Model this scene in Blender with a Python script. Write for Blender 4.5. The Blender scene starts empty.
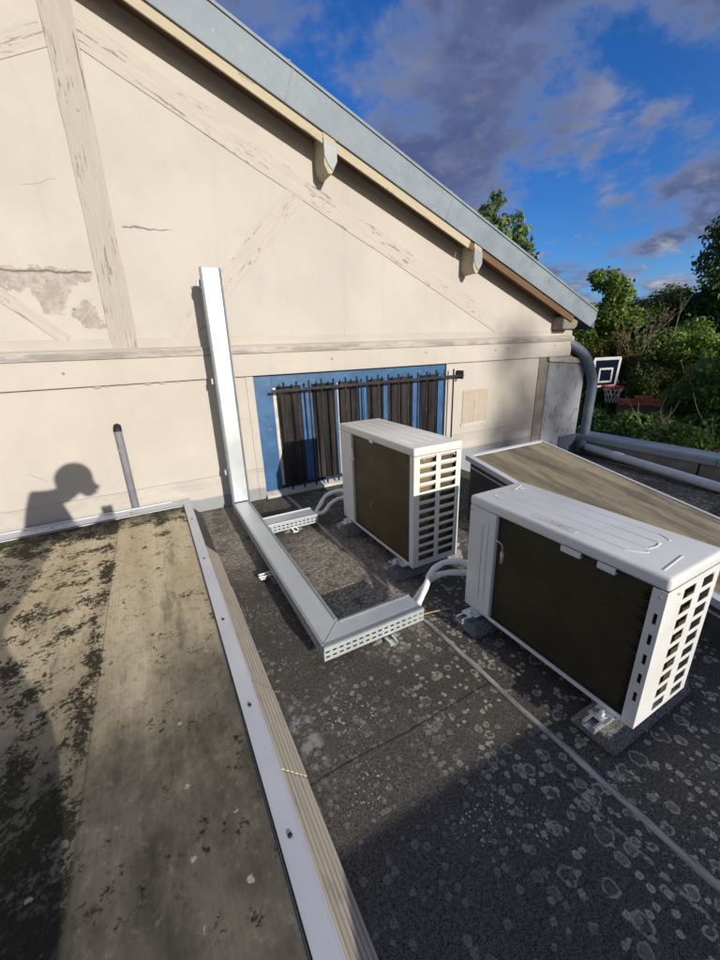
import bpy, bmesh, math, random
from mathutils import Vector, Matrix
random.seed(7)
S = bpy.context.scene
COL = S.collection
R_ = math.radians

# ------------------------------------------------------------------ materials
class Mat:
    """small node builder: every method returns a socket"""
    def __init__(s, name, rough=0.6, spec=0.3, metal=0.0):
        s.m = bpy.data.materials.new(name); s.m.use_nodes = True
        s.nt = s.m.node_tree
        s.b = s.nt.nodes['Principled BSDF']
        s.b.inputs['Roughness'].default_value = rough
        s.b.inputs['Specular IOR Level'].default_value = spec
        s.b.inputs['Metallic'].default_value = metal
        s.p = s.nt.nodes.new('ShaderNodeTexCoord').outputs['Object']
        s._xyz = None
    def node(s, t, **kw):
        n = s.nt.nodes.new(t)
        for k, v in kw.items(): setattr(n, k, v)
        return n
    def put(s, sock, v):
        if v is None: return
        if isinstance(v, bpy.types.NodeSocket): s.nt.links.new(v, sock)
        elif isinstance(v, (tuple, list)) and len(v) == 3 and sock.type == 'RGBA': sock.default_value = (*v, 1)
        else: sock.default_value = v
    def xyz(s):
        if s._xyz is None:
            n = s.node('ShaderNodeSeparateXYZ'); s.put(n.inputs[0], s.p); s._xyz = n.outputs
        return s._xyz
    def f(s, op, a, b=None, c=None, clamp=False):
        n = s.node('ShaderNodeMath', operation=op, use_clamp=clamp)
        s.put(n.inputs[0], a); s.put(n.inputs[1], b); s.put(n.inputs[2], c)
        return n.outputs[0]
    def vec(s, scale=(1,1,1), loc=(0,0,0), rot=(0,0,0), v=None):
        n = s.node('ShaderNodeMapping')
        s.put(n.inputs['Vector'], v or s.p)
        n.inputs['Scale'].default_value = scale; n.inputs['Location'].default_value = loc; n.inputs['Rotation'].default_value = rot
        return n.outputs[0]
    def noise(s, scale, detail=4, rough=0.55, v=None, dist=0.0):
        n = s.node('ShaderNodeTexNoise'); s.put(n.inputs['Vector'], v or s.p)
        n.inputs['Scale'].default_value = scale; n.inputs['Detail'].default_value = detail
        n.inputs['Roughness'].default_value = rough; n.inputs['Distortion'].default_value = dist
        return n.outputs['Fac']
    def warp(s, amount, scale, v=None):
        n = s.node('ShaderNodeTexNoise'); s.put(n.inputs['Vector'], v or s.p)
        n.inputs['Scale'].default_value = scale; n.inputs['Detail'].default_value = 3
        a = s.node('ShaderNodeVectorMath', operation='SUBTRACT'); s.put(a.inputs[0], n.outputs['Color']); a.inputs[1].default_value = (.5,.5,.5)
        b = s.node('ShaderNodeVectorMath', operation='SCALE'); s.put(b.inputs[0], a.outputs[0]); b.inputs['Scale'].default_value = amount
        c = s.node('ShaderNodeVectorMath', operation='ADD'); s.put(c.inputs[0], v or s.p); s.put(c.inputs[1], b.outputs[0])
        return c.outputs[0]
    def vor(s, scale, v=None, feature='F1', rand=1.0, dims='3D'):
        n = s.node('ShaderNodeTexVoronoi', feature=feature, voronoi_dimensions=dims); s.put(n.inputs['Vector'], v or s.p)
        n.inputs['Scale'].default_value = scale; n.inputs['Randomness'].default_value = rand
        return n.outputs
    def wave(s, scale, v=None, direction='X', dist=0.0, detail=2, dscale=1.0):
        n = s.node('ShaderNodeTexWave', bands_direction=direction); s.put(n.inputs['Vector'], v or s.p)
        n.inputs['Scale'].default_value = scale; n.inputs['Distortion'].default_value = dist
        n.inputs['Detail'].default_value = detail; n.inputs['Detail Scale'].default_value = dscale
        return n.outputs['Fac']
    def st(s, x, a, b):
        """smoothstep: 0 at a, 1 at b (a may exceed b)"""
        n = s.node('ShaderNodeMapRange', interpolation_type='SMOOTHSTEP')
        s.put(n.inputs['Value'], x)
        if a < b: n.inputs['From Min'].default_value = a; n.inputs['From Max'].default_value = b
        else:
            n.inputs['From Min'].default_value = b; n.inputs['From Max'].default_value = a
            n.inputs['To Min'].default_value = 1; n.inputs['To Max'].default_value = 0
        return n.outputs[0]
    def mix(s, fac, a, b, mode='MIX'):
        n = s.node('ShaderNodeMix', data_type='RGBA', blend_type=mode)
        s.put(n.inputs[0], fac); s.put(n.inputs[6], a); s.put(n.inputs[7], b)
        return n.outputs[2]
    def mul(s, *a):
        r = a[0]
        for x in a[1:]: r = s.f('MULTIPLY', r, x)
        return r
    def mx(s, *a):
        r = a[0]
        for x in a[1:]: r = s.f('MAXIMUM', r, x)
        return r
    def dist2(s, a, b, ca, cb, ra, rb):
        """elliptic distance on two coordinates"""
        u = s.f('DIVIDE', s.f('SUBTRACT', a, ca), ra); w = s.f('DIVIDE', s.f('SUBTRACT', b, cb), rb)
        return s.f('SQRT', s.f('ADD', s.f('MULTIPLY', u, u), s.f('MULTIPLY', w, w)))
    def bump(s, h, strength=0.3, d=0.01, prev=None):
        n = s.node('ShaderNodeBump'); s.put(n.inputs['Height'], h)
        n.inputs['Strength'].default_value = strength; n.inputs['Distance'].default_value = d
        if prev is not None: s.put(n.inputs['Normal'], prev)
        s.put(s.b.inputs['Normal'], n.outputs[0]); return n.outputs[0]
    def col(s, c): s.put(s.b.inputs['Base Color'], c); return s
    def rgh(s, c): s.put(s.b.inputs['Roughness'], c); return s

def paint(name, c, rough=.5, spec=.3, metal=0, var=.12, scale=6., dirt=None, grain=0):
    M = Mat(name, rough, spec, metal)
    n = M.noise(scale, 5, .6)
    k = M.st(n, .3, .7)
    out = M.mix(k, tuple(x*(1-var) for x in c), tuple(min(1, x*(1+var)) for x in c))
    if dirt:
        out = M.mix(M.mul(M.st(M.noise(scale*2.3, 6, .7), .52, .72), dirt[1]), out, dirt[0])
    M.col(out)
    M.rgh(M.f('MULTIPLY_ADD', n, .25, rough-.12))
    if grain: M.bump(M.noise(grain, 3), .25, .002)
    return M.m

MT = {}
def build_materials():
    # --- render on the house wall -------------------------------------------------
    def plaster(name, base, low=False, peel=False):
        M = Mat(name, .85, .15)
        x, y, z = M.xyz()
        c = M.mix(M.st(M.noise(1.6, 5, .6), .3, .7), tuple(k*.93 for k in base), tuple(k*1.04 for k in base))
        c = M.mix(M.mul(M.st(M.noise(60, 5, .7), .62, .72), M.st(M.noise(3.3, 3), .55, .68), .45), c, (.36, .31, .26))
        c = M.mix(M.mul(M.st(M.noise(9, 6, .65), .5, .8), .35), c, tuple(k*.84 for k in base))
        drip = M.noise(1, 5, .6, M.vec((9, 9, .7)))
        c = M.mix(M.mul(M.st(drip, .55, .8), .35), c, (base[0]*.8, base[1]*.77, base[2]*.72))
        # hairline cracks
        w = M.warp(.35, 2.2)
        e = M.vor(1.7, w, 'DISTANCE_TO_EDGE')['Distance']
        cr = M.mul(M.st(e, .006, .002), M.st(M.noise(2.1, 2), .62, .68), .6)
        # small scuffs
        sc = M.mul(M.st(M.noise(34, 4, .7), .66, .72), M.st(M.noise(2.1, 2), .5, .62))
        c = M.mix(M.mul(M.f('MAXIMUM', cr, M.mul(sc, .6)), .75), c, (.22, .18, .15))
        h = M.f('SUBTRACT', M.noise(55, 5, .6), M.mul(cr, 1.0))
        if peel:
            zz = M.f('ADD', z, M.f('MULTIPLY_ADD', M.noise(7, 5, .7), .26, -.13))
            xx = M.f('ADD', x, M.f('MULTIPLY_ADD', M.noise(6, 5, .7, M.vec((1,1,1), (3,1,2))), .26, -.13))
            d1 = M.dist2(xx, zz, -.52, 1.715, .30, .075)
            d2 = M.dist2(xx, zz, -.43, 1.64, .12, .12)
            d3 = M.dist2(xx, zz, -.245, 1.515, .065, .085)
            d4 = M.dist2(xx, zz, -.24, 1.735, .085, .03)
            d = M.f('MINIMUM', M.f('MINIMUM', d1, d2), M.f('MINIMUM', d3, d4))
            pk = M.st(d, 1.02, .9)
            sub = M.mix(M.st(M.noise(24, 6, .7), .35, .7), (.31, .275, .245), (.46, .415, .375))
            sub = M.mix(M.st(M.noise(19, 6, .75), .56, .68), sub, (.15, .13, .115))
            c = M.mix(M.mul(pk, .9), c, sub)
            # dark broken line where the render has let go
            ln = M.f('ABSOLUTE', M.f('SUBTRACT', z, M.f('ADD', 1.757, M.f('MULTIPLY_ADD', M.noise(9, 4), .05, -.02))))
            lk = M.mul(M.st(ln, .009, .003), M.st(x, -.17, -.2))
            ln2 = M.f('ABSOLUTE', M.f('SUBTRACT', z, M.f('ADD', 2.04, M.f('MULTIPLY_ADD', M.noise(8, 4), .07, -.03))))
            lk2 = M.mul(M.st(ln2, .006, .002), M.st(x, .03, .06), M.st(x, .36, .30))
            c = M.mix(M.f('MAXIMUM', M.mul(lk, .8), M.mul(lk2, .7)), c, (.12, .1, .085))
            h = M.f('SUBTRACT', h, M.mul(pk, 2.0))
        if low:
            # grimy strip and grey painted foot of the wall
            gz = M.f('ADD', z, M.f('MULTIPLY_ADD', M.noise(5, 5, .7), .03, -.015))
            band = M.mul(M.st(gz, .18, .2), M.st(gz, .285, .27))
            c = M.mix(M.mul(band, M.st(M.noise(12, 5, .7, M.vec((.35,1,1))), .35, .75), .7), c, (.36, .33, .30))
            seam = M.st(M.f('ABSOLUTE', M.f('SUBTRACT', gz, .283)), .006, .001)
            c = M.mix(M.mul(seam, .6), c, (.25, .22, .2))
            foot = M.st(M.f('ADD', z, M.f('MULTIPLY_ADD', M.noise(16, 4), .03, -.015)), .115, .10)
            c = M.mix(foot, c, (.30, .31, .33))
        M.col(c); M.bump(h, .22, .006)
        return M.m
    cream = (.51, .475, .43)
    MT['wall'] = plaster('cream_render', cream, low=True)
    MT['gable'] = plaster('cream_gable_render', (.505, .47, .432), peel=True)
    # ledge: stained
    M = Mat('stained_ledge', .8, .15)
    x, y, z = M.xyz()
    c = M.mix(M.st(M.noise(3, 5), .3, .7), (.43, .40, .355), (.50, .46, .415))
    st_ = M.mul(M.st(M.noise(2.2, 6, .75, M.vec((1.2, 1, 7))), .36, .6), M.st(z, 1.30, 1.27))
    c = M.mix(M.mul(st_, .85), c, (.24, .235, .22))
    c = M.mix(M.mul(M.st(M.noise(3.1, 6, .7, M.vec((2, 1, 9), (4, 2, 1))), .58, .7), M.st(z, 1.31, 1.28), .6), c, (.30, .33, .33))
    M.col(c); M.bump(M.noise(40, 5), .25, .006); MT['ledge'] = M.m
    # painted timber, cracked along its length (local x)
    def timber(name, base, crack=.8):
        M = Mat(name, .75, .2)
        g = M.noise(1, 6, .68, M.vec((4, 60, 60)))
        fl = M.noise(1, 6, .75, M.vec((3.5, 14, 14), (1, 5, 2)))
        c = M.mix(M.st(g, .35, .65), tuple(k*.93 for k in base), tuple(k*1.03 for k in base))
        ck = M.mul(M.st(g, .53, .58), M.st(fl, .52, .58))
        c = M.mix(M.mul(ck, crack), c, (.20, .165, .13))
        ck2 = M.mul(M.st(M.noise(1, 6, .7, M.vec((1.6, 34, 34), (7, 3, 1))), .635, .66), crack)
        c = M.mix(ck2, c, (.13, .10, .08))
        M.col(c); M.bump(M.f('SUBTRACT', g, M.mul(ck, .8)), .4, .006)
        return M.m
    MT['timber'] = timber('weathered_painted_timber', (.425, .392, .348))
    MT['timber_flush'] = timber('faded_flush_timber', (.492, .456, .412), .85)
    MT['barge'] = timber('cream_barge_board', (.48, .42, .31), .7)
    MT['bare_wood'] = timber('bare_peeling_wood', (.15, .092, .05), 1.0)
    # zinc
    def zinc(name, a, b, rough=.45, metal=.55):
        M = Mat(name, rough, .5, metal)
        n = M.noise(5, 6, .65, M.vec((1, 1, 1)))
        c = M.mix(M.st(n, .3, .7), a, b)
        c = M.mix(M.mul(M.st(M.noise(40, 4, .7), .64, .72), .5), c, (.5, .52, .55))
        M.col(c); M.rgh(M.f('MULTIPLY_ADD', n, .3, rough-.12)); M.bump(M.noise(7, 3), .08, .01)
        return M.m
    MT['zinc'] = zinc('weathered_zinc', (.17, .21, .25), (.235, .28, .32), .6, .1)
    MT['zinc_cap'] = zinc('pale_zinc_cap', (.26, .28, .30), (.36, .38, .40), .55, .2)
    MT['zinc_dull'] = zinc('dull_zinc_pipe', (.115, .14, .19), (.16, .19, .25), .6, .2)
    MT['galv'] = zinc('galvanised_steel', (.48, .52, .54), (.57, .61, .63), .42, .35)
    MT['galv_lip_shaded'] = zinc('galvanised_lip_shaded', (.27, .31, .345), (.36, .40, .43), .45, .5)  # darker copy of the steel: shading of the sloped lips put into colour
    MT['galv_bright'] = zinc('bright_plated_steel', (.72, .75, .78), (.82, .84, .86), .3, .8)
    # rolled aluminium strip, scuffed
    M = Mat('frame_aluminium', .5, .4, .25)
    g = M.noise(1, 4, .6, M.vec((60, 2, 20)))
    c = M.mix(M.st(M.noise(4, 5), .3, .7), (.56, .58, .63), (.64, .66, .70))
    c = M.mix(M.mul(M.st(M.noise(26, 5, .7), .62, .72), .4), c, (.40, .39, .38))
    M.col(c); M.rgh(M.f('MULTIPLY_ADD', g, .3, .35)); MT['alu'] = M.m
    # --- bitumen felt -------------------------------------------------------------
    M = Mat('bitumen_felt', .95, .06)
    x, y, z = M.xyz()
    big = M.noise(1.3, 5, .6)
    c = M.mix(M.st(big, .3, .7), (.050, .045, .040), (.108, .096, .085))
    c = M.mix(M.mul(M.st(M.noise(7, 6, .7), .5, .75), .6), c, (.185, .165, .145))
    c = M.mix(M.mul(M.st(M.noise(2.6, 4, .6, M.vec(loc=(3, 7, 0))), .55, .7), .5), c, (.040, .042, .036))
    gr = M.f('ADD', M.mul(M.noise(330, 2, .8), .65), M.mul(M.noise(110, 3, .7), .35))
    c = M.mix(M.st(gr, .40, .62), M.mix(.72, c, (.008, .008, .008)), M.mix(.36, c, (.36, .34, .31)))
    # dusty trampled area by the tray and towards the skirt
    dust = M.mul(M.st(M.dist2(x, y, .82, 1.8, .36, .75), 1.15, .5), M.st(M.noise(11, 6, .78), .34, .54))
    dust2 = M.mul(M.st(M.dist2(x, y, 1.72, 2.15, .35, .6), 1.1, .4), M.st(M.noise(6, 6, .7), .38, .62))
    dust3 = M.mul(M.st(M.dist2(x, y, .32, 2.75, .22, .75), 1.15, .6), M.st(M.noise(5, 6, .7), .30, .56))
    c = M.mix(M.mul(M.mx(dust, dust2, dust3), .92), c, M.mix(M.st(M.noise(60, 6, .8), .44, .58), (.15, .132, .115), (.45, .40, .34)))
    # lichen rings
    def rings(scale, loc, rmin, rspan, wdt, keep, amt, fill):
        w = M.warp(.42/scale, scale*2.6)
        v = M.vor(scale, M.vec(loc=loc, v=w), dims='2D')
        sepc = M.node('ShaderNodeSeparateColor'); M.put(sepc.inputs[0], v['Color'])
        rad = M.f('MULTIPLY_ADD', sepc.outputs[0], rspan, rmin)
        dd = M.f('SUBTRACT', v['Distance'], rad)
        ring = M.st(M.f('ABSOLUTE', dd), wdt, wdt*.25)
        inn = M.mul(M.st(dd, 0, -wdt), fill)
        on = M.st(sepc.outputs[1], keep+.06, keep-.02)
        fray = M.st(M.noise(scale*5, 4, .75), .34, .52)
        return M.mul(M.f('MAXIMUM', ring, inn), on, fray, amt)
    area = M.mx(M.mul(M.st(x, .48, .85), M.st(y, 2.1, 1.2)), M.mul(M.st(M.noise(1.1, 2), .52, .6), .6))
    rg = M.mx(M.mul(rings(14, (0, 0, 0), .13, .20, .06, .19, .7, .10), area),
              M.mul(rings(25, (5, 3, 0), .13, .24, .09, .19, .75, .4), area),
              M.mul(rings(40, (1, 9, 0), .10, .22, .16, .20, .95, .7), M.f('MULTIPLY_ADD', area, .7, .3)))
    c = M.mix(rg, c, (.52, .495, .43))
    # bird-lime and grit specks
    v = M.vor(75, dims='2D'); sp = M.mul(M.st(v['Distance'], .26, .16), M.st(M.noise(3.3, 3), .50, .64), M.st(M.noise(60, 1, .5), .5, .6))
    c = M.mix(M.mul(sp, .95), c, (.60, .58, .52))
    # joints between the sheets: one across, one along
    j = M.st(M.f('ABSOLUTE', M.f('SUBTRACT', y, M.f('ADD', .80, M.f('MULTIPLY_ADD', M.noise(4), .03, -.015)))), .006, .002)
    j = M.mul(j, M.st(x, .99, .96))
    c = M.mix(M.mul(j, .75), c, (.030, .030, .030))
    jl = M.mul(M.st(M.f('ABSOLUTE', M.f('SUBTRACT', x, M.f('ADD', .893, M.f('MULTIPLY_ADD', M.noise(14, 6, .7), .04, -.02)))), .009, .002), M.st(y, .62, .5), M.st(M.noise(55, 5, .7), .44, .56))
    c = M.mix(M.mul(jl, .8), c, (.42, .41, .39))
    wl = M.mul(M.st(M.dist2(x, y, .26, .95, .05, .22), 1.1, .4), M.st(M.noise(20, 5, .7), .45, .6))
    c = M.mix(M.mul(wl, .7), c, (.40, .39, .37))
    M.col(c)
    M.bump(M.f('ADD', M.mul(gr, 1.0), M.mul(M.noise(9, 3), .8)), .45, .005)
    MT['felt'] = M.m
    M = Mat('felt_seam', .85, .2)
    c = M.mix(M.st(M.noise(1, 5, .7, M.vec((40, 6, 40))), .35, .65), (.20, .19, .18), (.52, .50, .47))
    M.col(c); M.bump(M.noise(1, 5, .7, M.vec((60, 8, 60))), .5, .006); MT['seam'] = M.m
    MT['felt_plain'] = paint('dark_felt_upstand', (.085, .082, .082), .8, .25, 0, .25, 9, ((.16, .145, .125), .6), 150)
    # --- rooflight sheets ---------------------------------------------------------
    def sheet(name, left):
        M = Mat(name, .55, .10)
        x, y, z = M.xyz()
        rib = M.wave(22 if left else 30, direction='X')
        strk = M.noise(1, 5, .65, M.vec((9, 1.1, 1)))
        fine = M.noise(1, 5, .7, M.vec((40, 5, 1)))
        if left:
            tan_ = M.mix(M.st(strk, .3, .7), (.47, .385, .245), (.66, .56, .385))
            grey = M.mix(M.st(M.noise(7, 5, .65, M.vec((1, .45, 1))), .3, .7), (.060, .055, .041), (.175, .155, .12))
            g = M.f('ADD', y, M.f('MULTIPLY_ADD', M.noise(4.2, 6, .7, M.vec((1, .5, 1))), 1.5, -.75))
            c = M.mix(M.st(g, 1.85, .85), tan_, grey)
            # green film at the top edge
            tk = M.mul(M.st(M.f('ADD', y, M.f('MULTIPLY_ADD', M.noise(6, 5, .7), .5, -.25)), 2.82, 3.0), .85)
            c = M.mix(tk, c, (.085, .085, .055))
            # grey film patches along the streaks
            gp = M.st(M.noise(1, 5, .65, M.vec((6, 1.3, 1), (2, 1, 0))), .58, .66)
            c = M.mix(M.mul(gp, .55, M.st(y, 2.6, 2.2)), c, (.13, .125, .095))
            # black moss tufts, denser to the left and towards the lower corner
            mv = M.warp(.03, 30)
            den = M.noise(1, 4, .6, M.vec((10, 8.5, 1), (0, .4, 0)))
            left_ = M.st(x, -.34, -.37)
            bias = M.f('MULTIPLY_ADD', left_, .125, -.055)
            bias2 = M.mul(M.st(M.f('ADD', y, M.f('MULTIPLY_ADD', M.noise(5, 4), .6, -.3)), 1.40, .70), left_, .19)
            bias3 = M.mul(M.st(M.f('ABSOLUTE', M.f('SUBTRACT', x, -.375)), .05, .015), .10, M.st(y, 1.0, 1.4))
            bias4 = M.mul(M.st(M.f('ADD', y, M.f('MULTIPLY_ADD', M.noise(6, 4), .5, -.25)), 2.66, 2.92), .17)
            bias5 = M.mul(M.st(M.dist2(x, y, -.10, 2.72, .09, .5), 1, .2), .10)
            dd = M.f('ADD', den, M.f('ADD', M.f('ADD', bias, bias4), M.f('ADD', M.f('ADD', bias2, bias5), bias3)))
            tuft = M.noise(58, 5, .7, mv)
            mk = M.st(M.f('ADD', M.f('MULTIPLY_ADD', tuft, 1.1, -.55), dd), .585, .695)
            c = M.mix(M.mul(mk, .96), c, M.mix(M.noise(120, 2), (.006, .007, .005), (.040, .038, .022)))
            small = M.mul(M.st(M.noise(70, 4, .7), .64, .70), M.st(M.noise(3.4, 4), .42, .6))
            c = M.mix(M.mul(small, .75), c, (.06, .056, .035))
            # fine grain of the film
            gn = M.noise(38, 6, .78)
            c = M.mix(M.mul(M.st(gn, .50, .66), .38), c, (.055, .052, .038))
            c = M.mix(M.mul(M.st(gn, .44, .32), .22), c, (.48, .44, .36))
            # bird-lime spots
            v = M.vor(9, M.warp(.02, 60), dims='2D'); sc = M.node('ShaderNodeSeparateColor'); M.put(sc.inputs[0], v['Color'])
            sp = M.mul(M.st(v['Distance'], .075, .045), M.st(sc.outputs[0], .20, .17), M.st(M.noise(70, 3), .36, .5))
            c = M.mix(M.mul(sp, .75), c, (.50, .47, .40))
            # lap of the two sheets
            lap = M.st(M.f('ABSOLUTE', M.f('ADD', x, .352)), .006, .002)
            c = M.mix(M.mul(lap, .35), c, (.06, .055, .045))
        else:
            c = M.mix(M.st(strk, .35, .65), (.21, .178, .125), (.33, .278, .20))
            c = M.mix(M.mul(M.st(M.noise(1, 5, .7, M.vec((7, 1.4, 1), (3, 2, 0))), .44, .62), .85), c, (.115, .105, .08))
            c = M.mix(M.mul(M.st(M.noise(24, 6, .75), .52, .68), .4), c, (.10, .095, .06))
            c = M.mix(M.mul(M.st(M.noise(1, 4, .6, M.vec((5, 1.0, 1), (8, 5, 0))), .62, .7), .5), c, (.33, .20, .12))
        c = M.mix(M.mul(M.st(rib, .7, .95), .07), c, (.05, .045, .035))
        M.col(c); M.rgh(M.f('MULTIPLY_ADD', fine, .4, .40))
        M.bump(M.f('ADD', M.mul(rib, .25), M.mul(fine, .6)), .15, .003)
        return M.m
    MT['sheet_l'] = sheet('mossy_translucent_sheet', True)
    MT['sheet_r'] = sheet('streaked_translucent_sheet', False)
    # grooved boards (local y is the length)
    M = Mat('grooved_softwood', .8, .15)
    g = M.noise(1, 6, .65, M.vec((60, 3.2, 60)))
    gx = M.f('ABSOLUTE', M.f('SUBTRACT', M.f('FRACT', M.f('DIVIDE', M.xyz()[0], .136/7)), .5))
    c = M.mix(M.st(g, .3, .7), (.46, .405, .33), (.62, .55, .455))
    c = M.mix(M.mul(M.st(M.noise(5, 5, .7), .5, .72), .6), c, (.22, .205, .19))
    c = M.mix(M.mul(M.st(M.noise(30, 5, .7), .64, .72), .6), c, (.5, .47, .42))
    c = M.mix(M.mul(M.st(gx, .33, .42), M.st(M.noise(1, 4, .6, M.vec((20, 4, 1))), .25, .45), .9), c, (.10, .085, .07))  # groove shade painted in as dark lines; sun along the grooves casts none
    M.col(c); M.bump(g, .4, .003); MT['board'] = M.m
    # --- heat pump ---------------------------------------------------------------
    MT['ac_white'] = paint('ac_off_white_paint', (.70, .69, .66), .38, .45, 0, .035, 5, ((.50, .47, .42), .35))
    MT['ac_white2'] = paint('ac_cool_white_paint', (.70, .71, .71), .36, .45, 0, .03, 5, ((.52, .51, .49), .3))
    def coil(name, a, b):
        M = Mat(name, .5, .35, .15)
        f1 = M.wave(34, direction='Z', dist=1.2); f2 = M.wave(95, direction='Y')
        c = M.mix(M.st(M.noise(4, 6, .65), .3, .7), a, b)
        c = M.mix(M.mul(M.st(f1, .5, .95), .3), c, tuple(k*.4 for k in a))
        c = M.mix(M.mul(M.st(M.noise(45, 5, .7), .62, .72), .3), c, (.2, .17, .11))
        M.col(c); M.bump(M.f('ADD', f1, M.mul(f2, .7)), .5, .003)
        return M.m
    MT['coil_brown'] = coil('dusty_brown_coil', (.075, .056, .022), (.125, .095, .042))
    MT['coil_dark'] = coil('dark_fin_coil', (.034, .029, .014), (.058, .049, .025))
    MT['coil_tan'] = coil('tan_fin_block', (.15, .105, .048), (.23, .165, .08))
    MT['dark'] = paint('dark_void', (.015, .015, .016), .8, .1, 0, .1)
    MT['white_plastic'] = paint('white_plastic_lagging', (.82, .82, .81), .45, .4, 0, .06, 14, ((.52, .50, .46), .4), 60)
    MT['pvc'] = paint('grey_white_pvc', (.62, .66, .72), .4, .4, 0, .06, 4, ((.38, .37, .34), .5))
    M = Mat('speckled_rubber', .9, .2)
    c = M.mix(M.st(M.noise(170, 3, .7), .40, .66), (.10, .098, .095), (.36, .35, .335))
    M.col(c); M.bump(M.noise(130, 3), .6, .006); MT['rubber'] = M.m
    MT['copper_bulb'] = paint('sensor_bulb', (.42, .39, .34), .35, .5, .5)
    MT['faint_print'] = paint('worn_cream_label', (.62, .605, .54), .6, .2, 0, .08, 30)
    MT['faint_ink'] = paint('worn_grey_print', (.40, .385, .35), .6, .2, 0, .2, 60)
    # --- window ------------------------------------------------------------------
    MT['blue'] = paint('blue_gloss_paint', (.038, .112, .245), .4, .4, 0, .16, 7, ((.26, .33, .42), .22))
    M = Mat('dusty_dark_glass', .16, .6)
    x, y, z = M.xyz()
    sm = M.noise(1, 4, .55, M.vec((9, 1, 1.2)))
    c = M.mix(M.st(sm, .35, .7), (.016, .015, .016), (.045, .040, .039))
    c = M.mix(M.mul(M.st(M.noise(2.5, 4), .54, .68), .35), c, (.06, .056, .03))
    M.col(c); M.rgh(M.f('MULTIPLY_ADD', sm, .3, .0)); MT['glass'] = M.m
    MT['iron'] = paint('dark_iron_bar', (.022, .022, .030), .6, .35, .3, .25, 12, ((.16, .12, .09), .6))
    MT['sill'] = paint('pale_sill_paint', (.52, .50, .47), .7, .2, 0, .15, 9, ((.28, .26, .23), .8), 60)
    MT['brick_vent'] = None
    M = Mat('faded_terracotta_vent', .85, .15)
    x, y, z = M.xyz()
    br = M.node('ShaderNodeTexBrick'); M.put(br.inputs['Vector'], M.vec((1, 1, 1), (0, 0, 0), (R_(90), 0, 0)))
    br.inputs['Scale'].default_value = 22; br.inputs['Mortar Size'].default_value = .03
    br.inputs['Color1'].default_value = (.43, .34, .27, 1); br.inputs['Color2'].default_value = (.36, .30, .25, 1); br.inputs['Mortar'].default_value = (.50, .45, .39, 1)
    M.col(M.mix(M.mul(M.st(M.noise(9, 5, .7), .4, .7), .5), br.outputs['Color'], (.52, .46, .39))); MT['brick_vent'] = M.m
    # stained pier
    M = Mat('stained_grey_render', .85, .15)
    x, y, z = M.xyz()
    c = M.mix(M.st(M.noise(2.4, 6, .65), .3, .7), (.33, .345, .385), (.47, .48, .515))
    sp = M.mul(M.st(M.noise(9, 7, .78, M.vec((1.6, 1, .8))), .53, .60), M.st(M.f('ADD', M.noise(2, 3), M.mul(M.st(z, .5, .1), .12)), .42, .56))
    c = M.mix(M.mul(sp, .85), c, (.16, .16, .165))
    c = M.mix(M.mul(M.st(M.f('ADD', z, M.f('MULTIPLY_ADD', M.noise(6, 5), .3, -.15)), .86, .98), .7), c, (.22, .215, .21))
    M.col(c); M.bump(M.noise(30, 5), .3, .006); MT['pier'] = M.m
    MT['parapet_face'] = paint('weathered_parapet_render', (.26, .235, .205), .85, .15, 0, .2, 5, ((.14, .125, .11), .7), 60)
    MT['coping'] = zinc('coping_metal', (.27, .31, .37), (.34, .39, .45), .5, .3)
    MT['wallpipe'] = paint('blue_grey_wall_pipe', (.20, .21, .235), .6, .25, 0, .12, 10)
    MT['straw'] = paint('dry_straw', (.48, .38, .14), .8, .1)
    MT['tile'] = paint('roof_slate', (.10, .10, .11), .7, .3, 0, .3, 8)
    # --- garden ------------------------------------------------------------------
    def leaf(name, cols, rough=.5):
        M = Mat(name, rough, .25)
        g = M.node('ShaderNodeNewGeometry')
        r = M.node('ShaderNodeValToRGB'); M.put(r.inputs[0], g.outputs['Random Per Island'])
        el = r.color_ramp.elements
        el[0].position = 0; el[0].color = (*cols[0], 1); el[1].position = 1; el[1].color = (*cols[-1], 1)
        for i, k in enumerate(cols[1:-1]):
            e = el.new((i+1)/(len(cols)-1)); e.color = (*k, 1)
        cc = M.mix(M.mul(M.st(M.noise(.9, 3), .35, .65), .5), r.outputs[0], tuple(k*.7 for k in cols[0]))
        M.col(cc)
        tr = M.node('ShaderNodeBsdfTranslucent'); M.put(tr.inputs[0], cc)
        mx = M.node('ShaderNodeMixShader'); mx.inputs[0].default_value = .38
        M.nt.links.new(M.b.outputs[0], mx.inputs[1]); M.nt.links.new(tr.outputs[0], mx.inputs[2])
        M.nt.links.new(mx.outputs[0], M.nt.nodes['Material Output'].inputs[0])
        return M.m
    MT['leaf_light'] = leaf('light_green_leaves', [(.10, .17, .025), (.18, .27, .045), (.30, .38, .08)])
    MT['leaf_mid'] = leaf('mid_green_leaves', [(.09, .165, .034), (.155, .265, .055), (.28, .40, .10)])
    MT['leaf_dark'] = leaf('dark_green_leaves', [(.042, .09, .027), (.078, .155, .042), (.15, .245, .07)])
    MT['leaf_olive'] = leaf('olive_leaves', [(.075, .115, .03), (.14, .18, .05), (.27, .28, .085)])
    MT['leaf_silver'] = leaf('silvery_leaves', [(.10, .17, .05), (.22, .31, .12), (.46, .52, .30)])
    MT['leaf_yellow'] = leaf('yellowing_leaves', [(.09, .10, .015), (.18, .15, .025), (.26, .20, .04)])
    MT['bark'] = paint('grey_brown_bark', (.12, .10, .08), .9, .1, 0, .3, 14, None, 40)
    MT['twig'] = paint('pale_bare_twig', (.26, .21, .16), .9, .1, 0, .2, 14)
    M = Mat('garden_ground', .95, .1)
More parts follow.
